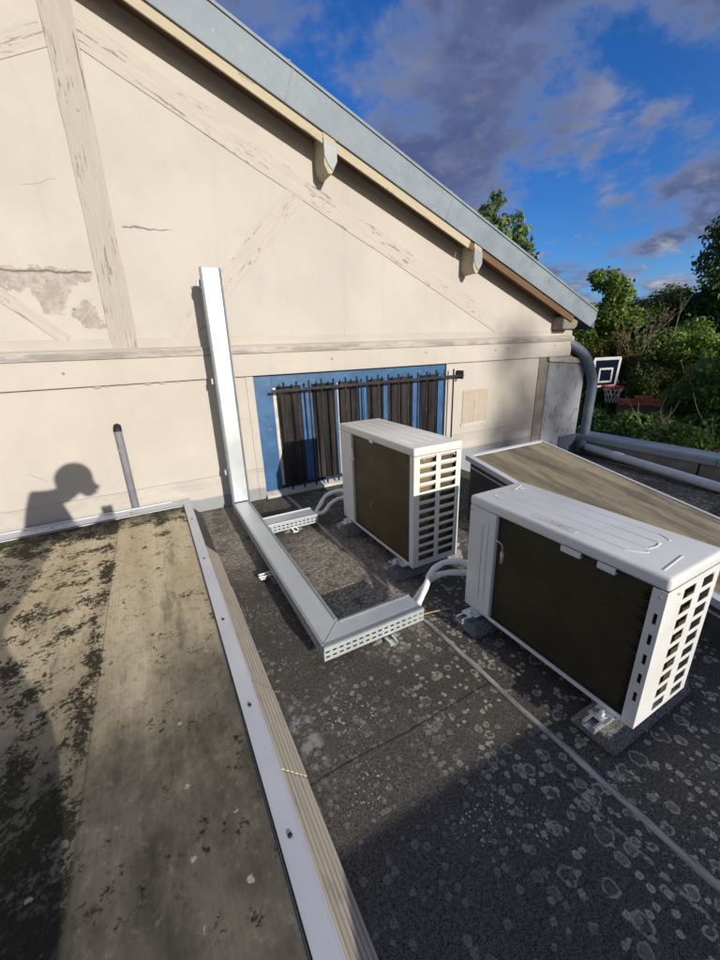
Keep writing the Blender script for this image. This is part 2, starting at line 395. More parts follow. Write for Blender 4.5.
    M.col(M.mix(M.st(M.noise(.35, 5), .35, .65), (.035, .05, .018), (.07, .065, .035))); MT['ground'] = M.m
    MT['board_navy'] = paint('navy_backboard', (.004, .007, .020), .8, .04)
    MT['board_white'] = paint('white_backboard_line', (.48, .48, .51), .5, .3)
    MT['rim_red'] = paint('red_rim', (.55, .05, .04), .5, .3)
    MT['net'] = paint('white_net_cord', (.55, .52, .48), .8, .1)
    MT['black_pole'] = paint('black_pole', (.02, .02, .022), .5, .3)
    MT['orange_tile'] = paint('orange_clay_tile', (.34, .10, .055), .8, .15, 0, .3, 10)
    MT['skin'] = paint('skin', (.48, .30, .22), .5, .3)
    MT['cloth'] = paint('navy_jacket_cloth', (.035, .045, .075), .9, .1, 0, .2, 20)
    MT['jeans'] = paint('grey_trouser_cloth', (.08, .085, .095), .9, .1, 0, .2, 20)
    MT['hair'] = paint('brown_hair', (.04, .028, .02), .7, .2)
    MT['screen'] = paint('black_phone_glass', (.012, .012, .014), .15, .5)
    MT['house_far'] = paint('pale_far_render', (.5, .47, .42), .85, .1)

# ------------------------------------------------------------------ mesh helpers
def box(bm, x0, x1, y0, y1, z0, z1, m=None):
    vs = [bm.verts.new(p) for p in ((x0,y0,z0),(x1,y0,z0),(x1,y1,z0),(x0,y1,z0),(x0,y0,z1),(x1,y0,z1),(x1,y1,z1),(x0,y1,z1))]
    fs = [bm.faces.new([vs[i] for i in q]) for q in ((0,3,2,1),(4,5,6,7),(0,1,5,4),(1,2,6,5),(2,3,7,6),(3,0,4,7))]
    if m is not None:
        for v in vs: v.co = m @ v.co
    return vs
def prism(bm, poly, a0, a1, axis='y'):
    """polygon extruded along an axis; poly in the other two coordinates"""
    def P(u, v, a): return {'y': (u, a, v), 'x': (a, u, v), 'z': (u, v, a)}[axis]
    A = [bm.verts.new(P(u, v, a0)) for u, v in poly]; B = [bm.verts.new(P(u, v, a1)) for u, v in poly]
    n = len(poly)
    bm.faces.new(A); bm.faces.new(B[::-1])
    for i in range(n): bm.faces.new((A[i], B[i], B[(i+1) % n], A[(i+1) % n]))
def smooth_path(pts, n=6):
    """Catmull-Rom through points"""
    P = [Vector(p) for p in pts]; out = []
    for i in range(len(P)-1):
        p0 = P[max(i-1, 0)]; p1 = P[i]; p2 = P[i+1]; p3 = P[min(i+2, len(P)-1)]
        for k in range(n):
            t = k/n
            out.append(.5*((2*p1)+(-p0+p2)*t+(2*p0-5*p1+4*p2-p3)*t*t+(-p0+3*p1-3*p2+p3)*t**3))
    out.append(P[-1]); return out
def tube(bm, pts, r, seg=10, r1=None, cap=True):
    P = [Vector(p) for p in pts]; rings = []
    T = []
    for i in range(len(P)):
        d = (P[min(i+1, len(P)-1)]-P[max(i-1, 0)]); T.append(d.normalized())
    up = Vector((0, 0, 1)) if abs(T[0].z) < .9 else Vector((1, 0, 0))
    nrm = T[0].cross(up).normalized()
    for i, p in enumerate(P):
        nrm = (nrm-T[i]*nrm.dot(T[i])).normalized(); b = T[i].cross(nrm)
        rr = r if r1 is None else r+(r1-r)*i/max(1, len(P)-1)
        if callable(r): rr = r(i/max(1, len(P)-1))
        rings.append([bm.verts.new(p+(nrm*math.cos(2*math.pi*k/seg)+b*math.sin(2*math.pi*k/seg))*rr) for k in range(seg)])
    for A, B in zip(rings, rings[1:]):
        for k in range(seg): bm.faces.new((A[k], A[(k+1) % seg], B[(k+1) % seg], B[k]))
    if cap: bm.faces.new(rings[0][::-1]); bm.faces.new(rings[-1])
def cyl(bm, p0, p1, r, seg=12): tube(bm, [p0, p1], r, seg)

def tag(o, label=None, cat=None, group=None, kind=None):
    if label: o['label'] = label
    if cat: o['category'] = cat
    if group: o['group'] = group
    if kind: o['kind'] = kind
    return o
def thing(name, label, cat, loc=(0,0,0), group=None, rotz=0):
    o = bpy.data.objects.new(name, None); o.empty_display_size = .1; COL.objects.link(o)
    o.location = loc; o.rotation_euler = (0, 0, rotz)
    return tag(o, label, cat, group)
def world_loc(o):
    v = Vector((0, 0, 0))
    while o is not None: v += o.location; o = o.parent
    return v
def obj(name, bm, mat, parent=None, bevel=0, smooth=False, local=False, segs=2):
    """link a bmesh (world coordinates unless local) as one mesh object"""
    bmesh.ops.recalc_face_normals(bm, faces=bm.faces)
    me = bpy.data.meshes.new(name); bm.to_mesh(me); bm.free()
    me.materials.append(MT[mat] if isinstance(mat, str) else mat)
    o = bpy.data.objects.new(name, me); COL.objects.link(o)
    if parent is not None:
        o.parent = parent
        if not local: o.location = -world_loc(parent)
    if smooth:
        for p in me.polygons: p.use_smooth = True
    if bevel:
        b = o.modifiers.new('bevel', 'BEVEL'); b.width = bevel; b.segments = segs; b.limit_method = 'ANGLE'; b.angle_limit = R_(40)
        b.harden_normals = False
    return o
def B(): return bmesh.new()
def dup(root, loc, label=None, rotz=None):
    r = root.copy(); COL.objects.link(r); r.location = loc
    if rotz is not None: r.rotation_euler = (0, 0, rotz)
    if label: r['label'] = label
    for ch in list(root.children):
        c = ch.copy(); COL.objects.link(c); c.parent = r
        for g in list(ch.children):
            d = g.copy(); COL.objects.link(d); d.parent = c
    return r

CAMM = Matrix(((0.879248, 0.183524, -0.439592, 0.000000),
               (-0.475098, 0.270617, -0.837287, 0.000000),
               (-0.034701, 0.945032, 0.325131, 1.250000),
               (0.000000, 0.000000, 0.000000, 1.000000)))
CAML = 9.6390
SUN_E = 3.9; SKY = .12; EXPO = 0.25
CL = (1.25, 2.8, 1.7, 5.0, 2.0, .385)

build_materials()
# ================================================================== camera, sun, sky
cam = bpy.data.cameras.new('camera'); co = bpy.data.objects.new('camera', cam); COL.objects.link(co)
co.matrix_world = CAMM
cam.sensor_fit = 'VERTICAL'; cam.sensor_height = 24; cam.sensor_width = 18; cam.lens = CAML
cam.clip_start = .05; cam.clip_end = 2000
S.camera = co
SD = Vector((-.125, .945, -.304)).normalized()             # way the sunlight travels
sun = bpy.data.lights.new('sun', 'SUN'); sun.energy = SUN_E; sun.angle = R_(.45); sun.color = (1, .93, .82)
so = bpy.data.objects.new('sun', sun); COL.objects.link(so)
so.rotation_euler = SD.to_track_quat('-Z', 'Y').to_euler(); so.location = (5, -30, 20)
W = bpy.data.worlds.new('World'); S.world = W; W.use_nodes = True
def sky():
    nt = W.node_tree; N = nt.nodes.new; L = nt.links.new
    M = Mat.__new__(Mat); M.nt = nt; M._xyz = None
    M.p = N('ShaderNodeTexCoord').outputs['Generated']
    sk = N('ShaderNodeTexSky'); sk.sky_type = 'NISHITA'; sk.sun_disc = False
    sk.sun_elevation = math.asin(-SD.z); sk.sun_rotation = math.atan2(-SD.x, -SD.y)
    sk.altitude = 100; sk.air_density = 1.0; sk.dust_density = .6; sk.ozone_density = 2.0
    x, y, z = M.xyz()
    hs = N('ShaderNodeHueSaturation'); L(sk.outputs[0], hs.inputs['Color']); hs.inputs['Saturation'].default_value = 1.3
    away = M.st(y, -.4, .5)
    # bright hazy evening half behind, deep blue half in front
    blue = M.mix(away, M.mix(1.0, sk.outputs[0], (1.75, 1.5, 1.2), 'MULTIPLY'), M.mix(1.0, hs.outputs[0], (.37, .61, 1.0), 'MULTIPLY'))
    # clouds on a flat layer
    zz = M.f('ADD', M.f('MAXIMUM', z, 0), .24)
    u = M.f('DIVIDE', x, zz); v = M.f('DIVIDE', y, zz)
    cb = N('ShaderNodeCombineXYZ'); L(u, cb.inputs[0]); L(v, cb.inputs[1])
    p = cb.outputs[0]
    big = M.noise(CL[0], 6, .58, M.vec((1, 1, 1), (CL[1], CL[2], 0), v=p), .3)
    n2 = M.noise(CL[0], 6, .58, M.vec((1, 1, 1), (CL[1]-.02, CL[2]-.10, 0), v=p), .3)   # the same field a step towards the sun
    puff = M.noise(CL[0]*2.6, 6, .62, M.vec((1, 1, 1), (CL[3], CL[4], 0), v=p), .2)
    dens = M.f('ADD', big, M.f('MULTIPLY_ADD', puff, .56, -.28))
    cov = M.st(dens, CL[5], CL[5]+.13)
    thick = M.st(dens, CL[5]+.05, CL[5]+.20)
    lit = M.mul(M.st(M.f('SUBTRACT', big, n2), -.05, .07), M.st(puff, .44, .64))
    low = M.st(z, .30, .05)
    cc = M.mix(thick, (1.25, 1.6, 2.75), (.60, .76, 1.55))
    cc = M.mix(M.mul(lit, M.f('MULTIPLY_ADD', low, .7, .3)), cc, (3.7, 3.7, 4.1))
    out = M.mix(M.mul(cov, .9), blue, cc)
    bg = nt.nodes['Background']; L(out, bg.inputs['Color']); bg.inputs['Strength'].default_value = SKY
sky()
S.view_settings.view_transform = 'Standard'; S.view_settings.look = 'None'
S.view_settings.exposure = EXPO; S.view_settings.gamma = 1; S.view_settings.use_curve_mapping = False

# ================================================================== the setting
GZ = -3.4
bm = B(); box(bm, -900, 900, -900, 900, GZ-.5, GZ)
tag(obj('ground', bm, 'ground'), 'dark garden ground below the flat roof', kind='structure')
bm = B(); box(bm, -4, 2.75, -1.42, 3.27, -.35, 0)
tag(obj('flat_roof', bm, 'felt'), kind='structure')
bm = B(); box(bm, 2.753, 5.30, -1.42, 3.27, -.60, -.24)
tag(obj('lower_flat_roof', bm, 'felt'), kind='structure')
# welted bead where two felt sheets lap
bm = B(); pts = []
for i in range(60):
    y = 3.2-i*(4.4/59); pts.append((.962-.017*(y-1.23)+.0015*math.sin(i*.7)+random.uniform(-.001, .001), y, .002))
tube(bm, pts, .012, 8)
for v_ in bm.verts: v_.co.z = max(v_.co.z*.45, -.004)+random.uniform(0, .0008); v_.co.x += random.uniform(-.003, .003)
tag(obj('roof_seam', bm, 'seam', smooth=True), kind='structure')
# ------------------------------------------------------------------ house
H = thing('house', 'cream rendered gable house with faded timber framing and blue barred window', 'house', (1.5, 3.4, GZ))
WY = 3.25
bm = B()
box(bm, -4.2, .762, WY, 3.5, GZ, 1.075); box(bm, 2.772, 4.36, WY, 3.5, GZ, 1.075)
box(bm, .762, 2.772, WY+.001, 3.5, GZ, .012)
box(bm, .762, 2.772, 3.29, 3.5, 1.05, 1.075)
w_low = obj('wall', bm, 'wall', H)
bm = B(); box(bm, -4.2, 4.735, 3.222, 3.5, 1.062, 1.233)
obj('band', bm, 'wall', H, bevel=.004)
bm = B(); prism(bm, [(3.212, 1.2335), (3.212, 1.262), (3.220, 1.288), (3.252, 1.301), (3.256, 1.358), (3.262, 1.362), (3.48, 1.362), (3.48, 1.2335)], -4.2, 4.765, 'x')
obj('ledge', bm, 'ledge', H, bevel=.003)
SL = -.392
def top(x): return 3.216+SL*(x-.719)                      # outer roof line at the verge
AX = -.08                                                 # ridge
bm = B()
prism(bm, [(-4.2, 1.3615), (4.62, 1.3615), (4.62, top(4.62)-.2), (AX, top(AX)-.2), (-4.2, top(AX)-.2-(AX+4.2)*-SL)], 3.265, 3.5, 'y')
obj('gable_wall', bm, 'gable', H)
# side and rear walls under the roof
bm = B(); box(bm, 4.40, 4.60, 3.502, 12, GZ, 1.55); obj('side_wall', bm, 'wall', H)
# roof
bm = B()
prism(bm, [(5.0, top(5.0)-.02), (AX, top(AX)-.02), (AX, top(AX)-.17), (5.0, top(5.0)-.17)], 3.135, 12.5, 'y')
prism(bm, [(AX-.001, top(AX)-.02), (-5.2, top(AX)-.02-(AX+5.2)*-SL), (-5.2, top(AX)-.17-(AX+5.2)*-SL), (AX-.001, top(AX)-.17)], 3.135, 12.5, 'y')
rf = obj('roof', bm, 'tile', H)
bm = B()
prism(bm, [(4.93, top(4.93)-.01), (AX, top(AX)-.01), (AX, top(AX)-.235), (4.83, top(4.83)-.215), (4.93, top(4.93)-.09)], 3.080, 3.095, 'y')
prism(bm, [(4.93, top(4.93)+.012), (AX, top(AX)+.012), (AX, top(AX)-.0095), (4.93, top(4.93)-.0095)], 3.070, 3.33, 'y')
# roll seams where zinc lengths lap
for sx in (1.2, 2.6, 4.0):
    m = Matrix.Translation((sx, 0, top(sx)-.1)) @ Matrix.Rotation(math.atan(-SL), 4, 'Y')
    box(bm, -.006, .006, 3.0765, 3.082, -.115, .088, m)
    m2 = Matrix.Translation((sx, 0, top(sx))) @ Matrix.Rotation(math.atan(-SL), 4, 'Y')
    box(bm, -.008, .008, 3.068, 3.331, .005, .017, m2)
obj('verge_flashing', bm, 'zinc', H, bevel=.004)
def slope_part(name, x0, x1, zt, zb, y0, y1, mat, bevel=.004):
    """board following the roof slope; local x runs along it"""
    a = math.atan(-SL); L = (x1-x0)/math.cos(a)
    bm = B(); ca = math.cos(a)
    box(bm, 0, L, y0, y1, zb*ca, zt*ca)
    o = obj(name, bm, mat, H, bevel=bevel, local=True)
    o.location = Vector((x0, 0, top(x0)))-world_loc(H); o.rotation_euler = (0, a, 0)
    return o
slope_part('barge_board', AX, 2.95, -.17, -.295, 3.097, 3.111, 'barge', 0)
slope_part('barge_board', 2.953, 4.60, -.17, -.29, 3.0975, 3.111, 'bare_wood', 0)
slope_part('soffit_board', AX, 4.62, -.215, -.235, 3.113, 3.262, 'bare_wood', 0)
# purlin ends with pointed zinc caps, and the wall plate at the eave
for cx in (1.475, 2.965):
    t = top(cx)
    bm = B(); prism(bm, [(cx-.05, t-.20), (cx+.05, t-.20), (cx+.05, t-.385), (cx+.008, t-.455), (cx-.022, t-.455), (cx-.05, t-.405)], 3.090, 3.264, 'y')
    pu = obj('purlin_end', bm, 'barge', H, bevel=.004)
    bm = B(); prism(bm, [(cx-.049, t-.245), (cx+.053, t-.285), (cx+.053, t-.375), (cx+.014, t-.432), (cx-.022, t-.40), (cx-.049, t-.35)], 3.083, 3.0895, 'y')
    box(bm, cx+.0503, cx+.0535, 3.083, 3.2, t-.37, t-.31)
    obj('zinc_cap', bm, 'zinc_cap', pu, bevel=.002)
bm = B(); prism(bm, [(4.38, 1.3655), (4.60, 1.365), (4.645, 1.40), (4.645, 1.47), (4.44, 1.52), (4.38, 1.51)], 3.115, 3.3, 'y')
obj('wall_plate_end', bm, 'parapet_face', H, bevel=.02, segs=3)
# half-timbering: local x along the timber
def beam(p, q, width, proud, mat='timber', name='timber_beam', y0=3.265, cut=None):
    P = Vector((p[0], 0, p[1])); Q = Vector((q[0], 0, q[1])); d = Q-P; L = d.length
    a = math.atan2(-d.z, d.x)
    bm = B(); N = 14
    # long edges wander slightly like hewn timber
    top_ = [(L*i/N, width/2+random.uniform(-.004, .004)) for i in range(N+1)]; bot = [(L*i/N, -width/2+random.uniform(-.004, .004)) for i in range(N, -1, -1)]
    prism(bm, top_+bot, -proud, .01, 'y')
    o = obj(name, bm, mat, H, local=True, bevel=.002)
    o.location = P+Vector((0, y0, 0))-world_loc(H); o.rotation_euler = (0, a, 0)
    return o
beam((-.062, 3.40), (-.0845, 1.302), .158, .014)                      # king of the left bay
beam((.0, 3.005), (3.55, 1.395), .150, .0055, 'timber_flush')         # right rafter of the frame
beam((-.145, 2.945), (-3.4, 1.48), .115, .004, 'timber_flush')       # left rafter
beam((1.285, 2.40), (.27, 1.345), .135, .003, 'timber_flush')        # brace right of the post
beam((-1.4, 2.31), (-.405, 1.362), .075, .007, 'timber_flush')       # brace left of the post
beam((3.00, 1.69), (3.20, 1.50), .012, .002, 'timber_flush')
# bolt heads
for x, z in ((-.115, 1.745), (-.045, 1.742), (-.06, 1.52), (-.06, 2.62)):
    bm = B(); cyl(bm, (x, 3.252, z), (x, 3.247, z), .008, 10); obj('bolt_head', bm, 'timber', H)
for x, z in ((-.47, 1.155), (1.46, 1.165), (2.48, 1.18), (3.43, 1.17), (3.62, 1.185), (4.42, 1.19)):
    bm = B(); cyl(bm, (x, 3.223, z), (x, 3.2185, z), .009, 10); obj('bolt_head', bm, 'parapet_face', H)
# lumps of old mortar hanging under the band
for k in range(7):
    x = -.33+k*.105+random.uniform(-.03, .03); r = random.uniform(.010, .018)
    bm = B(); bmesh.ops.create_icosphere(bm, subdivisions=2, radius=r, matrix=Matrix.Translation((x, 3.246, 1.058)) @ Matrix.Diagonal((1.6, .7, .8, 1)))
    obj('mortar_lump', bm, 'wall', H, smooth=True)
# --- barred window
bm = B()
box(bm, .764, .915, 3.262, 3.30, .055, 1.056)               # wide blue board on the left
box(bm, .9155, 2.768, 3.268, 3.30, .9575, 1.056)             # head
box(bm, .9155, 2.768, 3.268, 3.30, .035, .075)
wf = obj('window', bm, 'blue', H, bevel=.003)
posts = [(1.165, 1.268), (1.478, 1.516), (1.742, 1.838), (2.01, 2.066), (2.36, 2.455), (2.684, 2.768)]
for a, b in posts:
    bm = B(); box(bm, a, b, 3.270, 3.302, .076, .957); obj('window_post', bm, 'blue', wf, bevel=.003)
e = .945
panes = []
bm = B(); box(bm, .916, .944, 3.2695, 3.30, .076, .955); obj('jamb_lining', bm, 'sill', wf, bevel=.002)
for a, b in posts:
    bm = B(); box(bm, e+.0005, a-.0005, 3.284, 3.29, .0765, .955); obj('window_pane', bm, 'glass', wf); e = b
# brushed-in chipped glazing strips
for x in (1.515, 1.79, 2.425):
    bm = B(); box(bm, x-.0045, x+.0045, 3.262, 3.2695, .08, .955); obj('glazing_bead', bm, 'sill' if x < 1.6 else 'blue', wf)
bm = B(); prism(bm, [(3.20, .005), (3.20, .030), (3.262, .052), (3.30, .052), (3.30, .0125), (3.2495, .0125), (3.2495, .005)], .755, 2.78, 'x')
obj('window_sill', bm, 'sill', H, bevel=.004)
bm = B()
box(bm, .70, .7615, 3.243, 3.2495, .0, 1.06)
obj('window_reveal_trim', bm, 'wall', H, bevel=.003)
# --- bars in front of the window
GR = obj('window_grille', (lambda b: (box(b, .88, 2.935, 3.163, 3.169, .924, .946), box(b, .88, 2.935, 3.163, 3.169, .10, .122), box(b, 2.905, 2.925, 3.155, 3.2495, .90, .985), b)[3])(B()), 'iron', H)
for i in range(17):
    x = .985+i*.1138
    bm = B(); cyl(bm, (x, 3.176, .06), (x+random.uniform(-.004, .004), 3.176, 1.005+random.uniform(-.008, .004)), .0085, 8)
    obj('grille_bar', bm, 'iron', GR, smooth=True)
# --- vent of faded clay blocks
bm = B(); box(bm, 3.015, 3.385, 3.243, 3.2495, .405, .765)
v_ = obj('wall_vent', bm, 'brick_vent', H)
bm = B()
box(bm, 3.0, 3.40, 3.240, 3.2425, .372, .402); box(bm, 3.192, 3.206, 3.239, 3.2425, .405, .765)
obj('vent_frame', bm, 'sill', v_)
# --- stained pier at the corner, its cap and the gutter pipe
bm = B(); prism(bm, [(4.37, -.6), (5.10, -.6), (5.10, .945), (4.37, 1.0)], 3.235, 3.55, 'y')
pr = obj('corner_pier', bm, 'pier', H, bevel=.008)
bm = B(); prism(bm, [(4.33, 1.0605), (4.73, 1.0605), (5.03, .985), (5.12, .965), (5.12, .948), (4.36, 1.003), (4.33, 1.02)], 3.21, 3.56, 'y')
obj('pier_cap', bm, 'ledge', pr, bevel=.006)
bm = B(); box(bm, 4.20, 4.3605, 3.240, 3.2495, -.2, 1.061); obj('wall_margin', bm, 'parapet_face', H, bevel=.002)
bm = B(); box(bm, 4.74, 5.12, 3.222, 3.2345, -.25, .02); obj('zinc_flashing', bm, 'zinc_dull', pr)
bm = B()
tube(bm, smooth_path([(4.62, 3.36, 1.25), (4.76, 3.26, 1.20), (4.95, 3.18, 1.06), (5.10, 3.16, .86), (5.185, 3.16, .66), (5.185, 3.16, .3), (5.185, 3.16, .03), (5.14, 3.13, -.08), (5.03, 3.06, -.14)], 8), .060, 18)
dp = obj('downpipe', bm, 'zinc_dull', H, smooth=True)
for z in (.34, .60):
    bm = B(); cyl(bm, (5.185, 3.16, z-.012), (5.185, 3.16, z+.012), .066, 18); obj('pipe_collar', bm, 'zinc_dull', dp)
bm = B(); n = 12
prof = [(5.0+.075*math.cos(math.pi+math.pi*k/n), 1.50+.075*math.sin(math.pi+math.pi*k/n)) for k in range(n+1)]
prism(bm, prof+[(u*1.0+(5.0-u)*.06, w+.004) for u, w in prof[::-1]], 3.2, 12.5, 'y'); obj('gutter', bm, 'zinc', H)
# ------------------------------------------------------------------ pipe on the wall
T = thing('wall_pipe', 'thin blue grey pipe standing upright against the cream wall left of the metal trunking', 'pipe', (-.25, 3.2, 0))
bm = B(); tube(bm, [(-.249, 3.212, 0), (-.247, 3.212, .4), (-.246, 3.213, .70), (-.246, 3.216, .745)], .025, 12)
obj('pipe', bm, 'wallpipe', T, smooth=True)
bm = B(); tube(bm, smooth_path([(-.246, 3.214, .742), (-.246, 3.222, .763), (-.246, 3.262, .77)], 5), .0265, 12); obj('elbow', bm, 'iron', T, smooth=True)
bm = B(); cyl(bm, (-.247, 3.212, .60), (-.247, 3.212, .615), .024, 12); obj('pipe_clip', bm, 'galv', T)

# ------------------------------------------------------------------ rooflights
T = thing('rooflight', 'large flat rooflight with mossy black-spotted tan sheets in an aluminium frame', 'rooflight', (-.7, 1.7, 0))
bm = B(); box(bm, -2.1, .10, .02, 3.2, -.02, .125); obj('kerb', bm, 'felt_plain', T)
ys = (.05, 3.04)
bm = B(); box(bm, -2.1, -.353, .10, 3.062, .138, .1465); obj('sheet', bm, 'sheet_l', T)
bm = B(); box(bm, -.3525, .074, .10, 3.062, .140, .1485); obj('sheet', bm, 'sheet_l', T)
bm = B(); box(bm, .071, .1285, .02, 3.20, .128, .1545); box(bm, .125, .1315, .02, 3.20, .075, .1555)
f1 = obj('side_frame', bm, 'alu', T, bevel=.002)
bm = B(); box(bm, -2.1, .0705, 3.058, 3.19, .128, .154); box(bm, -2.1, .0, 3.176, 3.20, .1545, .162)
f2 = obj('back_frame', bm, 'alu', T, bevel=.002)
bm = B(); box(bm, .0715, .076, .10, 3.057, .1545, .1575); box(bm, -2.1, .0705, 3.0555, 3.06, .1545, .1575); obj('rubber_gasket', bm, 'dark', T)
for x, y in [(.102, y) for y in (.25, .62, 1.03, 1.52, 2.12, 2.75)]+[(x, 3.115) for x in (-1.5, -1.1, -.75, -.28)]:
    bm = B(); tube(bm, [(x, y, .154), (x, y, .1575), (x, y, .159)], lambda t: .0058 if t < .6 else .0035, 10); obj('screw_head', bm, 'iron', T)
# grooved boards on the sloping side of the kerb
def grooved(y0, y1, jx, jz):
    bm = B(); N = 7; w = .136; L = y1-y0; poly = []
    for k in range(N):
        a = w*k/N; b = w*(k+1)/N; g = .0034
        poly += [(a+g*.5, -.005), (a+g, 0), (b-g, 0), (b-g*.5, -.005)]
    poly += [(w, -.018), (0, -.018)]
    prism(bm, poly, 0, L, 'y')
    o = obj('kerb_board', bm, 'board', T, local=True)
    o.location = Vector((.124+jx, y0, .112+jz))-world_loc(T); o.rotation_euler = (0, math.atan2(.105, .088), jx*.4)
for (y0, y1, jx, jz) in ((1.985, 2.42, -.004, -.004), (1.192, 1.98, .0, 0), (.822, 1.187, .002, .002), (-.05, .817, .0, .001)):
    grooved(y0, y1, jx, jz)
bm = B(); prism(bm, [(.105, .0), (.20, .0005), (.125, .085), (.105, .085)], -.05, 3.2, 'y'); obj('felt_upstand', bm, 'felt_plain', T)

RX0, RX1 = 1.90, 2.70
def rz(y): return .492-(1.99-y)*.19
T = thing('rooflight', 'sloping rooflight with olive and tan streaked sheet on a dark kerb behind the white units', 'rooflight', (2.3, 1.0, 0))
bm = B(); prism(bm, [(1.965, -.3), (1.965, rz(1.965)-.03), (-.6, rz(-.6)-.03), (-.6, -.3)], RX0+.03, RX1-.03, 'x'); k_ = obj('kerb', bm, 'felt_plain', T)
bm = B(); prism(bm, [(1.95, rz(1.95)-.075), (1.95, rz(1.95)-.066), (-.6, rz(-.6)-.066), (-.6, rz(-.6)-.075)], RX0+.020, RX0+.0295, 'x'); obj('lead_flashing', bm, 'alu', k_)
bm = B(); prism(bm, [(1.96, rz(1.96)-.008), (1.96, rz(1.96)), (-.6, rz(-.6)), (-.6, rz(-.6)-.008)], RX0+.045, RX1-.02, 'x'); obj('sheet', bm, 'sheet_r', T)
bm = B()
for a, b in ((RX0, RX0+.046), (RX1-.021, RX1)):
    prism(bm, [(1.99, rz(1.99)-.028), (1.99, rz(1.99)+.008), (-.62, rz(-.62)+.008), (-.62, rz(-.62)-.028)], a, b, 'x')
prism(bm, [(1.992, rz(1.992)-.030), (1.992, rz(1.992)+.006), (1.965, rz(1.965)+.006), (1.965, rz(1.965)-.030)], RX0+.0465, RX1-.0215, 'x')
obj('frame', bm, 'alu', T, bevel=.002)

# ------------------------------------------------------------------ parapets, plastic pipe
T = thing('parapet_wall', 'low weathered parapet wall with grey metal coping at the garden edge', 'wall', (5.2, 1.0, GZ))
bm = B(); box(bm, 5.14, 5.32, -1.6, 3.22, GZ, -.03); obj('wall', bm, 'parapet_face', T)
bm = B()
for a, b in ((-1.6, 1.66), (1.664, 3.225)):
    prism(bm, [(5.115, -.07), (5.115, -.005), (5.125, .018), (5.34, .03), (5.35, .015), (5.35, -.07)], a, b, 'y')
obj('coping', bm, 'coping', T, bevel=.005)
bm = B(); box(bm, 5.134, 5.1395, 1.80, 1.815, -.25, -.071); obj('render_crack', bm, 'dark', T)
T = thing('plastic_pipe', 'long pale grey plastic drain pipe lying beside the low parapet', 'pipe', (4.7, 1.5, -.2))
bm = B(); tube(bm, [(5.06, 3.02, -.125), (4.93, 2.30, -.155), (4.79, 1.50, -.185), (4.62, .5, -.187), (4.45, -.4, -.187)], .050, 16)
obj('pipe', bm, 'pvc', T, smooth=True)
bm = B(); cyl(bm, (4.987, 2.62, -.1415), (4.970, 2.52, -.1457), .056, 16); obj('socket', bm, 'pvc', T)
T = thing('parapet_wall', 'rendered parapet across the roof end behind the photographer, casting the broad roof shadow', 'wall', (.5, -1.3, 0))
bm = B(); box(bm, -4, 2.752, -1.42, -1.20, GZ, .545); box(bm, 2.754, 5.115, -1.415, -1.205, GZ, .545); obj('wall', bm, 'wall', T)
bm = B(); box(bm, -4.02, 5.115, -1.45, -1.17, .5455, .572); obj('coping', bm, 'coping', T, bevel=.004)

# ------------------------------------------------------------------ cable trunking
T = thing('cable_trunking', 'shiny galvanised trunking climbing the wall and bending in an L across the roof', 'trunking', (.49, 2.0, 0))
def lid(bm, x0, x1, y0, y1, z, along='y'):
    """cover plate with folded lips on both long sides"""
    if along == 'y':
        box(bm, x0, x1, y0, y1, z-.004, z)
    else:
        box(bm, x0, x1, y0, y1, z-.004, z)
X0, X1, ZT = .428, .549, .108
def slots(bm, p0, du, dv, n_u, rows, su, sv, th):
    """slotted side plate: grid with openings, u along, v up"""
    us = [0.0]; vs = [0.0]
    L = n_u
    return
def slot_plate(name, parent, origin, ux, uz, nrm, L, Hh, pitch, sw, rows, sh, mat, th=.0015):
    """plate with rows of slots. origin, unit vectors along (ux) and up (uz)"""
    O = Vector(origin); ux = Vector(ux); uz = Vector(uz); nrm = Vector(nrm)
    n = max(1, int(L/pitch)); off = (L-n*pitch)/2
    bm = B(); ub = [0]
    for i in range(n): ub += [off+i*pitch+(pitch-sw)/2, off+i*pitch+(pitch+sw)/2]
    ub.append(L); vb = [0]
    for z in rows: vb += [z-sh/2, z+sh/2]
    vb.append(Hh)
    V = [[bm.verts.new(O+ux*u+uz*w) for w in vb] for u in ub]
    for i in range(len(ub)-1):
        for j in range(len(vb)-1):
            if i % 2 == 1 and j % 2 == 1: continue
            bm.faces.new((V[i][j], V[i+1][j], V[i+1][j+1], V[i][j+1]))
    o = obj(name, bm, mat, parent)
    s = o.modifiers.new('thickness', 'SOLIDIFY'); s.thickness = th; s.offset = 0
    return o
# flat runs: covers
bm = B()
prism(bm, [(X0, 3.0), (X1, 3.0), (X1, 1.315), (X0, 1.198)], ZT-.003, ZT, 'z')
for xx, yb in ((X0, 1.198), (X1, 1.315)):
    s = 1 if xx == X0 else -1
    b2 = B(); box(b2, xx-.0035 if s > 0 else xx-.010, xx+.010 if s > 0 else xx+.0035, yb, 3.003, ZT+.0004, ZT+.0065)
    box(b2, xx-.0036 if s > 0 else xx+.0008, xx-.0008 if s > 0 else xx+.0036, yb, 3.003, ZT-.016, ZT+.0003); obj('cover_lip', b2, 'galv_lip_shaded', T, bevel=.001)
c1 = obj('cover', bm, 'galv', T, bevel=.0015)
bm = B()
prism(bm, [(X0, 1.193), (X1+.001, 1.310), (.926, 1.304), (.926, 1.184)], ZT-.003, ZT+.0008, 'z')
for ya, yb in ((1.294, 1.3075), (1.180, 1.193)):
    b2 = B(); box(b2, X1+.002 if ya > 1.2 else X0, .926, ya, yb, ZT+.0012, ZT+.0070); obj('cover_lip', b2, 'galv_lip_shaded', T, bevel=.001)
box(bm, X0, .926, 1.1785, 1.181, ZT-.014, ZT+.0011)
